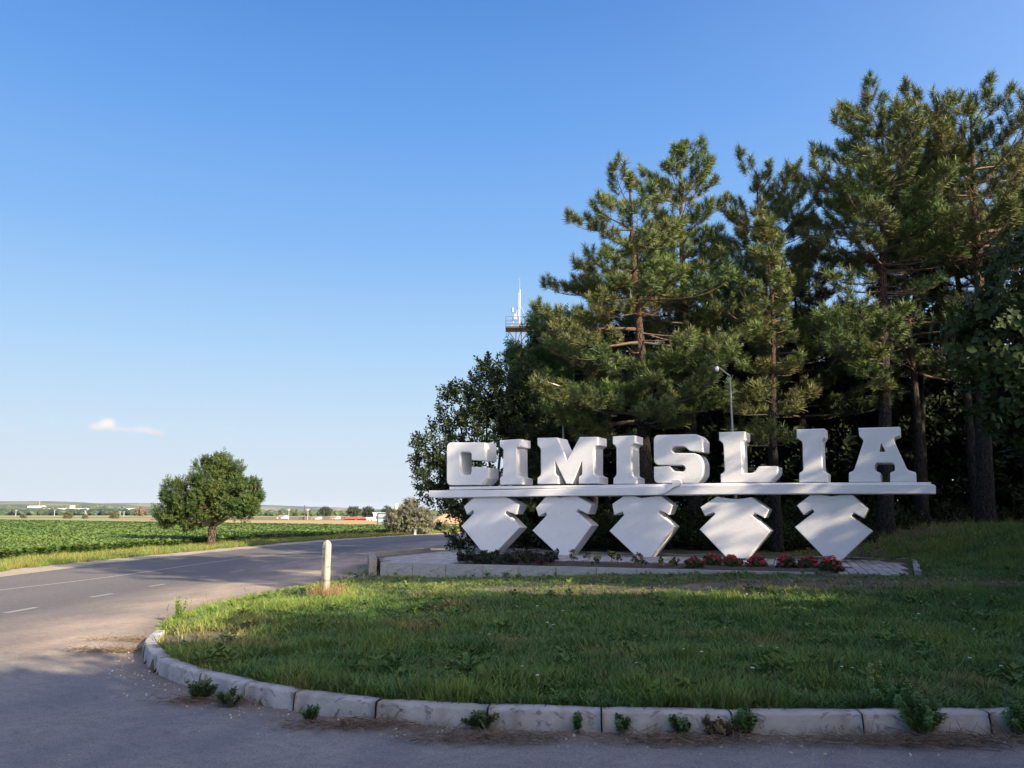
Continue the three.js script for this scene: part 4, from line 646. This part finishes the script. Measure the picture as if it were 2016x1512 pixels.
weed('leafy weed in the grass edge above the biggest weed bush', 1770, 1400, 0.26, 0.2, 22, [0.06, 0.12, 0.035], 0.12);
weed('tall weed at the overgrown corner of the lawn', 350, 1222, 0.4, 0.12, 14, [0.1, 0.15, 0.04], 0.02);

// ------------------------------------------------------------------ marker post, flowers, lamps, tower
{
  const [x, f] = G(640, 1176, 0.12), g = tag(base('marker_post', x, 0.02, f, 0.9), 'square whitewashed concrete marker post with a rounded top in the sunlit grass', 'post'), m = new MB(), n = 14;
  const w = 0.062;
  for (let k = 0; k <= n; k++) { const y = k < 9 ? -0.1 + k * 0.124 : 1.0 + (k - 9) * 0.022, s = w * (k < 9 ? 1 : [1, 0.985, 0.93, 0.8, 0.55, 0.2][k - 9]) * (1 - 0.03 * y); for (let j = 0; j < 12; j++) { const side = Math.floor(j / 3), t = (j % 3) / 3 * 2 - 0.78, c = [[t, 1], [1, -t], [-t, -1], [-1, t]][side]; const e = 0.004 * N(y * 7, j * 1.7); m.vert(c[0] * s + e, y + e, c[1] * s + e, mixc([0.55, 0.51, 0.42], [0.33, 0.3, 0.25], clamp(0.35 + 1.6 * fbm(j, y * 4, 2) + (Math.abs(y - 0.38) < 0.02 ? 0.4 : 0), 0, 1)), c[0] * w + side * 0.13, y); } }
  for (let k = 0; k < n; k++) for (let j = 0; j < 12; j++) m.quad(k * 12 + j, k * 12 + (j + 1) % 12, k * 12 + 12 + (j + 1) % 12, k * 12 + 12 + j);
  const c = m.vert(0, 1.115, 0, [0.5, 0.48, 0.44]); for (let j = 0; j < 12; j++) m.i.push(n * 12 + j, n * 12 + (j + 1) % 12, c);
  part('shaft', m.make(true), M.concrete, g);
  const b = new THREE.BoxGeometry(w * 2.02, 0.012, w * 2.02); const bm = new MB(); bm.geo(b, [0.25, 0.22, 0.2]); bm.make; const band = part('band', bm.make(true), M.concrete, g); band.position.y = 0.4;
  const r = rng(6), dry = []; for (let k = 0; k < 80; k++) { const px = x + (r() + r() - 1) * 0.35, pf = f + (r() + r() - 1) * 0.3; dry.push([place(V(px, 0.1, pf), new THREE.Vector3((r() - 0.5) * 0.4, 1, (r() - 0.5) * 0.4).normalize(), r() * 6, 1, 0.9 + 0.4 * r(), 1), vary([0.36, 0.26, 0.12], r, 0.4)]); }
  tag(copies('dry_grass', HAY, M.grass, dry), 'straw-coloured dry grass around the foot of the concrete marker post', 'grass');
}
{
  const r = rng(88), pet = new MB();                               // a five-lobed bloom
  for (let k = 0; k < 5; k++) { const a = k / 5 * 6.283, c = pet.vert(0, 0, 0), l = pet.vert(Math.cos(a - 0.55) * 0.03, 0.014, Math.sin(a - 0.55) * 0.03), t = pet.vert(Math.cos(a) * 0.04, 0.008, Math.sin(a) * 0.04), q = pet.vert(Math.cos(a + 0.55) * 0.03, 0.014, Math.sin(a + 0.55) * 0.03); pet.i.push(c, l, t, c, t, q); }
  const BLOOM = pet.make(); BLOOM.deleteAttribute('color');
  const spots = [[1368, 1111, 0.2, 'leftmost red-flowering clump in the flowerbed'], [1402, 1107, 0.24, 'second red-flowering clump from the left in the flowerbed'], [1440, 1108, 0.22, 'red-flowering clump left of the tip of the sunlit diamond'], [1490, 1110, 0.24, 'red-flowering clump right of the tip of the sunlit diamond'], [1549, 1112, 0.27, 'red-flowering clump standing alone between the two right diamonds'], [1593, 1112, 0.23, 'second red-flowering clump from the right end of the flowerbed'], [1637, 1117, 0.27, 'rightmost red-flowering clump, below the last diamond']];
  for (const [px, py, s0, label] of spots) {
    const s = s0 * 0.86;
    const [x, f] = G(px, py + 7, TOP), g = tag(base('flower_clump', x, TOP, f), label, 'flower'), fol = [], bl = [];
    for (let k = 0; k < 46; k++) { const d = rdir(r); d.y = Math.abs(d.y); fol.push([place(d.clone().multiply(new THREE.Vector3(s, s * 1.0, s)).multiplyScalar(0.85 * r() ** 0.4), d, r() * 6, 0.9 + 0.5 * r()), vary([0.04, 0.075, 0.025], r, 0.4)]); }
    for (let k = 0; k < 44; k++) { const d = rdir(r); d.y = Math.abs(d.y) * 1.3 + 0.15; d.normalize(); bl.push([place(new THREE.Vector3(d.x * s, 0.03 + d.y * s * 1.15, d.z * s).multiplyScalar(0.9 + 0.22 * r()), d.clone().lerp(new THREE.Vector3(0, 0.5, 1), 0.4).normalize(), r() * 6, 0.8 + 0.5 * r()), vary([0.36, 0.008, 0.016], r, 0.45)]); }
    copies('foliage', CLOVER, M.leaf, fol, g); copies('blossoms', BLOOM, M.petal, bl, g);
  }
  // dark low bedding plants on the left, single seedlings in the middle
  const dark = []; for (let k = 0; k < 620; k++) { const px = mix(905, 1095, r() ** 1.15), [x, f] = G(px, mix(1101, 1110 + (px - 905) * 0.02, r()), TOP); dark.push([place(V(x, TOP + 0.02 + (0.04 + 0.16 * clamp(0.5 + 2 * N(px * 0.11, 3), 0, 1)) * r(), f), rdir(r).lerp(up, 0.5).normalize(), r() * 6, 0.7 + 0.6 * r()), vary(r() < 0.3 ? [0.055, 0.018, 0.03] : [0.035, 0.06, 0.028], r, 0.5)]); }
  tag(copies('bedding_plants', CLOVER, M.leaf, dark), 'dark purplish low bedding plants along the left part of the flowerbed', 'bedding plants');
  for (const px of [1130, 1159, 1175, 1205, 1216, 1250, 1263, 1302, 1330, 1325]) {
    const [x, f] = G(px, 1109 + 6 * r() + (px - 1130) * 0.03, TOP), h = 0.2 + 0.18 * r(), g = tag(base('seedling', x, TOP - 0.02, f), 'small thin seedling with a pale tip in the middle of the flowerbed', 'seedling', 'seedlings in the flowerbed'), st = new MB(), lf = [];
    st.tube([new THREE.Vector3(0, 0, 0), new THREE.Vector3(0.02 * (r() - 0.5), h * 0.5, 0), new THREE.Vector3(0.05 * (r() - 0.5), h, 0)], [0.007, 0.006, 0.004], 4, [0.08, 0.1, 0.04]); part('stem', st.make(), M.wood, g);
    for (let k = 0; k < 7; k++) lf.push([place(new THREE.Vector3((r() - 0.5) * 0.1, h * (0.25 + 0.7 * r()), (r() - 0.5) * 0.1), rdir(r).lerp(up, 0.4).normalize(), r() * 6, 0.7 + 0.4 * r()), vary(k < 2 ? [0.35, 0.28, 0.08] : [0.06, 0.09, 0.03], r, 0.4)]); copies('foliage', CLOVER, M.leaf, lf, g);
  }
}
for (const [px, pf, kneePx, kneePy, tipPx, tipPy, label] of [[1437, 24.4, 1437, 740, 1413, 722, 'grey lamp post with bent arm behind the letter L'], [1112, 28.2, 1108, 762, 1064, 748, 'lamp post with bent arm half hidden by pine boughs behind the M']]) {
  const [kx, ky] = D(kneePx, kneePy, pf), [tx2, ty] = D(tipPx, tipPy, pf - 0.4), g = tag(base('lamp_post', kx, 0.2, pf), label, 'lamp post', 'lamp posts behind the monument'), m = new MB(), a = new MB();
  m.tube([new THREE.Vector3(0, 0, 0), new THREE.Vector3(0, 2.6, 0), new THREE.Vector3(0, ky - 0.25, 0)], [0.042, 0.036, 0.03], 10); part('pole', m.make(), M.metal, g);
  const tip = new THREE.Vector3(tx2 - kx, ty - 0.2, 0.4); a.tube([new THREE.Vector3(0, ky - 0.3, 0), new THREE.Vector3(-0.01, ky - 0.2, 0.01), tip], [0.03, 0.028, 0.026], 8); part('arm', a.make(), M.metal, g);
  const h = new MB(), c = tip.clone(); h.geo(new THREE.CylinderGeometry(0.035, 0.07, 0.1, 12).translate(c.x - 0.03, c.y - 0.05, c.z + 0.02), [1, 1, 1]); h.geo(new THREE.SphereGeometry(0.05, 10, 8).translate(c.x - 0.03, c.y - 0.11, c.z + 0.02), [1, 1, 1]); part('lamp_head', h.make(), M.white, g);
}
{
  const f = 75, [x, y] = D(1021, 648, f), g = tag(base('antenna_tower', x, 0, f), 'dark steel mast with railed platform and white antenna above the trees', 'tower');
  const leg = new MB(), pf = new MB(), rail = new MB(), an = new MB(), br = new MB();
  for (const [a, b] of [[-0.5, -0.5], [0.5, -0.5], [0.5, 0.5], [-0.5, 0.5]]) leg.bar(new THREE.Vector3(a * 1.4, 0, b * 1.4), new THREE.Vector3(a * 0.5, y, b * 0.5), 0.045);
  for (let h = 0; h < y - 1; h += 1.5) { const w = mix(0.7, 0.25, h / y), w2 = mix(0.7, 0.25, (h + 1.5) / y); leg.bar(new THREE.Vector3(-w, h, w), new THREE.Vector3(w2, h + 1.5, w2), 0.035); leg.bar(new THREE.Vector3(w, h, w), new THREE.Vector3(w2, h + 1.5, -w2), 0.035); leg.bar(new THREE.Vector3(-w, h, w), new THREE.Vector3(w, h, w), 0.035); }
  part('lattice', leg.make(), M.darkSteel, g);
  pf.box(0, y, 0, 2.6, 0.16, 1.9); pf.bar(new THREE.Vector3(-1.2, y - 0.1, 0.6), new THREE.Vector3(-0.25, y - 1.3, 0.2), 0.05); pf.bar(new THREE.Vector3(1.2, y - 0.1, 0.6), new THREE.Vector3(0.25, y - 1.3, 0.2), 0.05); pf.box(0, y + 0.1, 0, 0.7, 0.3, 0.6); part('deck', pf.make(true), M.darkSteel, g);
  for (const z of [-0.9, 0.9]) { for (const k of [0.35, 0.7, 1.05]) rail.bar(new THREE.Vector3(-1.28, y + k, z), new THREE.Vector3(1.28, y + k, z), 0.014); for (const xx of [-1.28, -0.6, 0, 0.6, 1.28]) rail.bar(new THREE.Vector3(xx, y, z), new THREE.Vector3(xx, y + 1.05, z), 0.02); }
  for (const xx of [-1.28, 1.28]) for (const k of [0.35, 0.7, 1.05]) rail.bar(new THREE.Vector3(xx, y + k, -0.9), new THREE.Vector3(xx, y + k, 0.9), 0.014);
  part('railing', rail.make(), M.darkSteel, g);
  an.tube([new THREE.Vector3(0.1, y + 0.2, 0), new THREE.Vector3(0.1, y + 2.1, 0)], [0.06, 0.06], 10); an.tube([new THREE.Vector3(0.12, y + 2.1, 0), new THREE.Vector3(0.12, y + 4.05, 0)], [0.1, 0.09], 12); part('antenna', an.make(), M.metal, g);
  br.bar(new THREE.Vector3(-0.75, y + 0.1, 0.2), new THREE.Vector3(-0.02, y + 2.3, 0), 0.035); br.bar(new THREE.Vector3(1.15, y + 0.1, 0.2), new THREE.Vector3(0.2, y + 2.4, 0), 0.03); br.bar(new THREE.Vector3(-0.02, y + 0.1, 0.1), new THREE.Vector3(-0.02, y + 3.8, 0.1), 0.03); br.bar(new THREE.Vector3(0.12, y + 4, 0), new THREE.Vector3(0.12, y + 5.3, 0), 0.012);
  br.geo(new THREE.CylinderGeometry(0.12, 0.12, 0.4, 10).translate(-0.6, y + 1.9, 0.2)); br.geo(new THREE.BoxGeometry(0.3, 0.6, 0.2).translate(-0.3, y + 1.2, 0.2)); part('bracing', br.make(), M.metal, g);
}

// ------------------------------------------------------------------ along the road and far away
{
  const [x, f] = G(803, 1052);
  leafy({ name: 'silver_shrub', label: 'wide silvery grey-green shrub on the far roadside bend', category: 'shrub', x, f, y: -0.05, seed: 301, spray: SMALL, tone: [0.15, 0.165, 0.11], tone2: [0.22, 0.22, 0.15], gap: -0.1, clump: 1.6, size: 1.5, twigs: 0.1, bark: [0.2, 0.15, 0.1], r0: 0.07, stem: [[-0.3, 0.6, 0], [0.3, 0.7, 0]], lobes: [[-0.9, 1.0, 0, 0.9, 0.85, 1, 420], [0.1, 1.45, 0, 0.95, 1.05, 1, 560], [0.9, 1.1, 0, 0.95, 0.95, 1, 460], [0.15, 2.2, 0, 0.5, 0.5, 0.5, 150], [1.4, 0.7, 0, 0.6, 0.65, 0.7, 200], [-0.2, 0.5, 0.3, 1.4, 0.5, 0.7, 260]] });
  const [bx, bf] = G(868, 1047);
  leafy({ name: 'small_bush', label: 'small low bush on the verge right of the silvery shrub', category: 'bush', x: bx, f: bf, y: -0.05, seed: 302, spray: SMALL, tone: [0.1, 0.12, 0.05], size: 1.3, lobes: [[0, 0.45, 0, 0.6, 0.5, 0.5, 170]] });
  const sg = tag(base('road_sign', G(815, 1050)[0], 0, G(815, 1050)[1] - 1.0), 'back of a small grey road sign in front of the silvery shrub', 'road sign'), pm = new MB(); pm.bar(new THREE.Vector3(0, -0.1, 0), new THREE.Vector3(0, 1.35, 0), 0.035, 6, [0.3, 0.16, 0.1]); part('pole', pm.make(), M.plain, sg); const pl = new MB(); pl.box(0, 1.2, 0.04, 0.35, 0.42, 0.02, 0, [0.3, 0.33, 0.36]); part('panel', pl.make(true), M.plain, sg);
  const km = tag(base('kilometre_post', G(822, 1052)[0], 0, G(822, 1052)[1] - 1.5), 'short white marker post at the verge below the silvery shrub', 'post'), kb = new MB(); kb.box(0, 0.2, 0, 0.14, 0.55, 0.1, 0, [0.75, 0.74, 0.7]); kb.geo(new THREE.CylinderGeometry(0.07, 0.07, 0.1, 12, 1, false, -Math.PI / 2, Math.PI).rotateX(Math.PI / 2).translate(0, 0.475, 0), [0.75, 0.74, 0.7]); part('shaft', kb.make(true), M.plain, km);
  const bb = tag(base('billboard', D(752, 1024, 110)[0], 0, 110, 0.2), 'narrow dark-framed roadside board left of the silvery shrub', 'board'), fr = new MB(), pn = new MB();
  for (const s of [-1, 1]) fr.bar(new THREE.Vector3(s * 0.62, 0, 0), new THREE.Vector3(s * 0.62, 1.75, 0), 0.09, 6, [0.05, 0.06, 0.08]); fr.box(0, 1.72, 0, 1.3, 0.14, 0.14, 0, [0.05, 0.06, 0.08]); fr.box(0, 0.38, 0, 1.3, 0.12, 0.14, 0, [0.05, 0.06, 0.08]); fr.box(0, 1.06, 0, 1.2, 0.1, 0.12, 0, [0.05, 0.06, 0.08]); part('frame', fr.make(), M.plain, bb); pn.box(0, 1.05, -0.02, 1.16, 1.26, 0.05, 0, [0.2, 0.26, 0.33]); part('panel', pn.make(true), M.plain, bb);
}
// hills: three ridges, each a strip of ground that climbs away
{
  const ridge = (f0, f1, top, col, x0, x1, ease) => { const m = new MB(), nx = 90, nf = 7; for (let i = 0; i <= nx; i++) for (let j = 0; j <= nf; j++) { const u = mix(x0, x1, i / nx), t = j / nf, f = mix(f0, f1, t), x = u * f; m.vert(x, -1 + top(u) * (ease ? t : sstep(0, 1, t)) + 4 * fbm(x * 0.004, f * 0.004, 2) * t, -f, col(u * 9, t), x, f); } for (let i = 0; i < nx; i++) for (let j = 0; j < nf; j++) m.quad(i * (nf + 1) + j, (i + 1) * (nf + 1) + j, (i + 1) * (nf + 1) + j + 1, i * (nf + 1) + j + 1); structure('hills', m.make(), M.field); };
  const patch = (a, b, c, k) => (u, t) => { const n = fbm(u * k, t * 6, 3), q = fbm(u * k * 0.6 + 9, t * 9, 6); return q > 0.16 ? c : mixc(a, b, clamp(0.5 + 2 * n, 0, 1)); };
  ridge(1150, 4200, (u) => 66 * sstep(-0.28, -0.62, u) + 5 + 4 * fbm(u * 6, 1), patch([0.035, 0.075, 0.035], [0.07, 0.115, 0.05], [0.22, 0.22, 0.12], 3), -1.2, 0.9, true);
  ridge(5200, 7000, (u) => 74 * sstep(-0.02, -0.42, u) + 20 - 8 * u + 6 * fbm(u * 5, 4), patch([0.05, 0.09, 0.06], [0.08, 0.12, 0.07], [0.26, 0.24, 0.15], 4), -1.2, 0.9);
}
// far tree belts: masses, and single trees that can be told apart
{
  const r = rng(71), belt = (name, label, n, ua, ub, f0, f1, h, tone, climb = 0) => { const list = [], g = new THREE.IcosahedronGeometry(1, 1), P = g.attributes.position, n3 = (x, y, z) => 1 + 0.5 * N(x * 1.7, y * 1.7, z * 1.7); for (let k = 0; k < P.count; k++) { const s = n3(P.getX(k), P.getY(k), P.getZ(k)); P.setXYZ(k, P.getX(k) * s, P.getY(k) * s, P.getZ(k) * s); } g.computeVertexNormals(); for (let k = 0; k < n; k++) { const u = mix(ua, ub, r()), f = mix(f0, f1, r()), s = h * (0.5 + 0.7 * r()); list.push([place(V(u * f, s * 0.45 + climb * Math.max(0, f - 1150) * 1.6, f), up, r() * 6, s * (0.5 + 0.4 * r()), s * 0.6, s * 0.6), vary(tone, r, 0.5)]); } return tag(copies(name, g, M.needle, list), label, 'woodland'); };
  belt('treeline', 'long dark tree belt at the foot of the far left hills', 1300, -0.8, -0.42, 900, 1000, 6.6, [0.035, 0.06, 0.035]);
  belt('treeline', 'scattered far trees on the plain beyond the wheat field', 340, -0.36, -0.05, 620, 900, 5, [0.06, 0.09, 0.045]);
  belt('treeline', 'paler trees among the buildings on the far left slope', 170, -0.8, -0.44, 1600, 2600, 7, [0.07, 0.1, 0.05], 0.011);
  for (const [px, py, f, w, label] of [[133, 1021, 290, 2.6, 'round grey-green bush in the meadow, left one'], [225, 1021.5, 290, 2.5, 'round grey-green bush in the meadow nearest the single tree'], [168, 1021.5, 290, 1.3, 'smallest bush in the meadow, between the two round ones'], [45, 1022, 290, 1.2, 'tiny bush at the meadow edge on the far left']]) { const [x] = D(px, py, f); leafy({ name: 'meadow_bush', label, category: 'bush', x, f, y: -0.1, seed: 310 + px, spray: BIGSPRAY, tone: [0.14, 0.15, 0.08], size: 1.1, lobes: [[0, w * 0.35, 0, w * 0.62, w * 0.5, w * 0.5, 260]] }); }
  for (const [px, py, f, w, h, label, tone] of [[725, 1022, 222, 3.2, 3.6, 'dark tree left of the white elevator building', [0.05, 0.075, 0.035]], [762, 1022, 222, 3, 3.7, 'dark tree right of the white elevator building', [0.06, 0.085, 0.04]], [275, 1013, 600, 9, 6, 'pinkish brown far bush left of the single tree', [0.26, 0.2, 0.15]], [695, 1016, 520, 7, 6, 'far tree above the red roofs', [0.06, 0.09, 0.045]], [640, 1015, 560, 8, 6, 'far tree by the tallest thin mast', [0.06, 0.09, 0.045]]]) { const [x] = D(px, py, f); leafy({ name: 'far_tree', label, x, f, y: -0.1, seed: 330 + px, spray: BIGSPRAY, tone, size: f < 300 ? 1.2 : 3, gap: -0.3, r0: 0.2, stem: [[0, h * 0.35, 0]], lobes: [[0, h * 0.55, 0, w * 0.5, h * 0.42, w * 0.5, 260], [w * 0.25, h * 0.45, 0, w * 0.35, h * 0.3, w * 0.4, 120]] }); }
}
// poles
for (const [px, y0, y1, f, label, arms] of [[569, 1022.5, 1000, 230, 'white far utility pole left of the dark mast', 1], [600, 1022, 993, 232, 'thick dark mast on the plain beyond the wheat', 0], [606.5, 1022, 1000, 230, 'white far pole just right of the dark mast', 1], [639, 1021, 1002, 240, 'thin far mast left of the red roofs', 0], [32, 1012, 1003, 640, 'leftmost far utility pole before the tree belt', 1], [108, 1013, 1002.5, 640, 'second far utility pole from the left before the tree belt', 1], [168, 1013, 1004.5, 640, 'braced far utility pole with a slanting strut', 2], [237, 1013.5, 1006, 640, 'thinner pole of the far pair left of the single tree', 1], [244.5, 1014, 1006, 640, 'thicker pole of the far pair left of the single tree', 1], [678.5, 1021, 1011.5, 212, 'short dark pole at the left end of the red roofs', 0]]) {
  const [x, top] = D(px, y1, f), g = tag(base('utility_pole', x, -0.2, f), label, 'pole'), m = new MB(), dark = arms === 0, c = dark ? [0.07, 0.06, 0.06] : [0.4, 0.38, 0.35], w = f / 1520 * (px === 600 ? 2.0 : px === 639 ? 0.7 : 1.0) / 2;
  m.tube([new THREE.Vector3(0, 0, 0), new THREE.Vector3(0, top, 0)], [w * 1.15, w * 0.8], 6, c); part('pole', m.make(), M.plain, g);
  if (arms) { const a = new MB(); a.box(0, top - 0.5, 0, f / 350, 0.14, 0.14, 0, c); for (const s of [-f / 800, 0, f / 800]) a.geo(new THREE.CylinderGeometry(0.08, 0.08, 0.35, 6).translate(s, top - 0.25, 0), [0.5, 0.5, 0.5]); part('crossarm', a.make(true), M.plain, g); }
  if (arms === 2) { const s = new MB(); s.bar(new THREE.Vector3(0, top * 0.85, 0), new THREE.Vector3(2.4, 0, 0), w, 6, c); part('strut', s.make(), M.plain, g); }
  if (px === 600) { const s = new MB(); s.box(-0.9, 0.5, 0, 1.3, 0.9, 0.8, 0, [0.09, 0.08, 0.08]); part('shed', s.make(true), M.plain, g); }
}
// buildings
function house(name, label, px0, px1, pyBase, pyEave, pyTop, f, wall, roof, windows = 0, deep = 8) {
  const [x0, yb] = D(px0, pyBase, f), [x1] = D(px1, pyBase, f), ye = D(px0, pyEave, f)[1], yt = D(px0, pyTop, f)[1], dig = f > 1000 ? 6 : 0.6, g = tag(base(name, (x0 + x1) / 2, yb - dig, f), label, 'building'), w = x1 - x0, e = ye - yb + dig, t = yt - yb + dig;
  const a = new MB(); a.box(0, e / 2, -deep / 2, w, e, deep, 0, wall); part('wall', a.make(true), M.plain, g);
  const q = new MB(), s = new THREE.Shape(); const o = 0.03 * w + 0.2;
  if (yt > ye + 0.3) { const P = (x, y, z) => new THREE.Vector3(x, y, z), L = -w / 2 - o, R = w / 2 + o, F = 0.5, Bk = -deep - 0.5, mid = -deep / 2, e0 = e + 0.02; q.face([P(L, e0, F), P(R, e0, F), P(R, t, mid), P(L, t, mid)], roof); q.face([P(R, e0, Bk), P(L, e0, Bk), P(L, t, mid), P(R, t, mid)], roof); q.face([P(L, e0, Bk), P(L, e0, F), P(L, t, mid)], wall); q.face([P(R, e0, F), P(R, e0, Bk), P(R, t, mid)], wall); q.face([P(L, e0, F), P(L, e0, Bk), P(R, e0, Bk), P(R, e0, F)], roof); } else q.box(0, e + 0.15, -deep / 2, w + 0.4, 0.3, deep + 0.4, 0, roof);
  part('roof', q.make(true), M.plain, g);
  for (let k = 0; k < windows; k++) { const b = new MB(); b.box(-w / 2 + (k + 0.5) * w / windows, e * 0.55, 0.02, w / windows * 0.45, Math.min(1.4, e * 0.35), 0.12, 0, [0.08, 0.09, 0.1]); part('window', b.make(true), M.plain, g); }
  return g;
}
const cream = [0.72, 0.68, 0.55], wht = [0.78, 0.76, 0.72], red = [0.5, 0.09, 0.05], tile1 = [0.4, 0.22, 0.14];
house('long_shed', 'long low building with bright red roof beyond the wheat, left half', 679, 700, 1023.5, 1021.5, 1018.3, 212, [0.45, 0.14, 0.09], red, 3);
house('long_shed', 'low building with bright red roof beyond the wheat, right half', 701, 720, 1023.5, 1021.5, 1018.6, 214, [0.5, 0.16, 0.1], red, 3);
house('elevator_building', 'pale cream mill building between two dark trees', 735, 747, 1024, 1011, 1010, 206, cream, wht, 3);
house('mill_annex', 'lower white annex at the left side of the cream mill', 722, 734.5, 1024, 1020.5, 1020.5, 205, wht, wht, 2);
{
  const F = 124, P = (px, py, d) => { const [x, y] = D(px, py, F); return new THREE.Vector3(x - D(905, 1031, F)[0], Math.max(0, y) - 0.1, -d); }, g = tag(base('barn', D(905, 1031, F)[0], 0.05, F), 'broad brown sloping roof seen between the shrub and the dark tree', 'building');
  const q = new MB(), w = new MB(), a = P(846, 1030, 0), b = P(884, 1003.5, 0), c = P(925, 1003.5, 0), d = P(965, 1030, 0), k = new THREE.Vector3(0, 0, -9);
  for (let i = 0; i < 14; i++) { const t0 = i / 14, t1 = (i + 0.86) / 14, u = (t) => a.clone().lerp(d, t), v = (t) => b.clone().lerp(c, t); q.face([u(t0), u(t1), v(t1), v(t0)].map((p) => p.clone().add(new THREE.Vector3(0, 0, 0.05))), [0.42, 0.28, 0.2]); }
  w.face([a, d, c, b], [0.3, 0.2, 0.15]); w.face([a, b, b.clone().add(k), a.clone().add(k)], [0.36, 0.25, 0.18]); w.face([d, c, c.clone().add(k), d.clone().add(k)], [0.36, 0.25, 0.18]); w.face([b, c, c.clone().add(k), b.clone().add(k)], [0.36, 0.25, 0.18]);
  part('roof', w.make(true), M.plain, g); part('roof_sheeting', q.make(true), M.plain, g);
}
house('cottage', 'small far cottage left of the red roofs', 650, 660, 1021, 1019, 1016.5, 266, wht, tile1, 2);
house('cottage', 'small far cottage right of the dark mast', 613, 622, 1021.5, 1019.5, 1017.5, 256, wht, tile1, 1);
house('cottage', 'far cottage at the right of the single tree', 545, 556, 1020, 1017.5, 1014.5, 300, wht, tile1, 1);
house('factory', 'long pale factory hall on the far left slope by the chimney', 54, 81, 998.5, 996.3, 995.3, 1900, wht, [0.55, 0.5, 0.45], 5, 20);
house('white_house', 'white house with brown roof on the far left slope', 83, 95, 1004.5, 1002.5, 1001, 1400, wht, tile1, 2);
house('grain_elevator', 'cream tower block rising from long far halls', 137, 141.5, 1004, 995.5, 995.2, 1500, cream, cream, 2, 10);
house('long_hall', 'long cream hall left of the far cream tower block', 112, 136.5, 1003.5, 1000.8, 1000.3, 1510, cream, wht, 5, 14);
house('long_hall', 'long cream hall right of the far cream tower block', 142, 168, 1004.5, 1001.8, 1000.8, 1510, cream, wht, 5, 14);
house('apartment_block', 'white far apartment block near the pinkish bush', 248, 262, 1004.5, 1001, 1000.8, 1500, wht, wht, 6, 12);
house('long_hall', 'low white far hall left of the white apartment block', 240, 247, 1004.8, 1003, 1002.6, 1490, wht, wht, 2, 10);
house('long_hall', 'low whitish far hall right of the white apartment block', 275, 298, 1009, 1007.5, 1007, 1400, wht, [0.6, 0.55, 0.5], 3, 10);
{
  const f = 1920, [x, top] = D(78.5, 984, f), g = tag(base('chimney', x, D(78, 998, f)[1] - 2, f), 'tall brown factory chimney on the far left slope', 'chimney'), m = new MB(), b = top - g.position.y; m.tube([new THREE.Vector3(0, 0, 0), new THREE.Vector3(0, b, 0)], [1.1, 0.75], 10, [0.35, 0.2, 0.15]); part('stack', m.make(), M.plain, g); const c = new MB(); c.geo(new THREE.CylinderGeometry(0.95, 0.9, 0.8, 10).translate(0, b, 0), [0.3, 0.2, 0.16]); part('rim', c.make(), M.plain, g);
  for (const [px, label] of [[780, 'left yellowish grain silo rising behind the silvery shrub'], [796, 'right grain silo mostly hidden by the silvery shrub']]) { const F = 190, [sx, ty] = D(px, 994, F), s = tag(base('silo', sx, -0.1, F), label, 'silo'), a = new MB(), r = 0.42; a.geo(new THREE.CylinderGeometry(r, r, ty, 16).translate(0, ty / 2, 0), [0.74, 0.6, 0.38]); part('cylinder', a.make(), M.plain, s); const t = new MB(); t.geo(new THREE.CylinderGeometry(r * 1.06, r * 1.06, 0.45, 16).translate(0, ty + 0.2, 0), wht); part('cap', t.make(), M.plain, s); }
}
renderer.render(scene, camera);
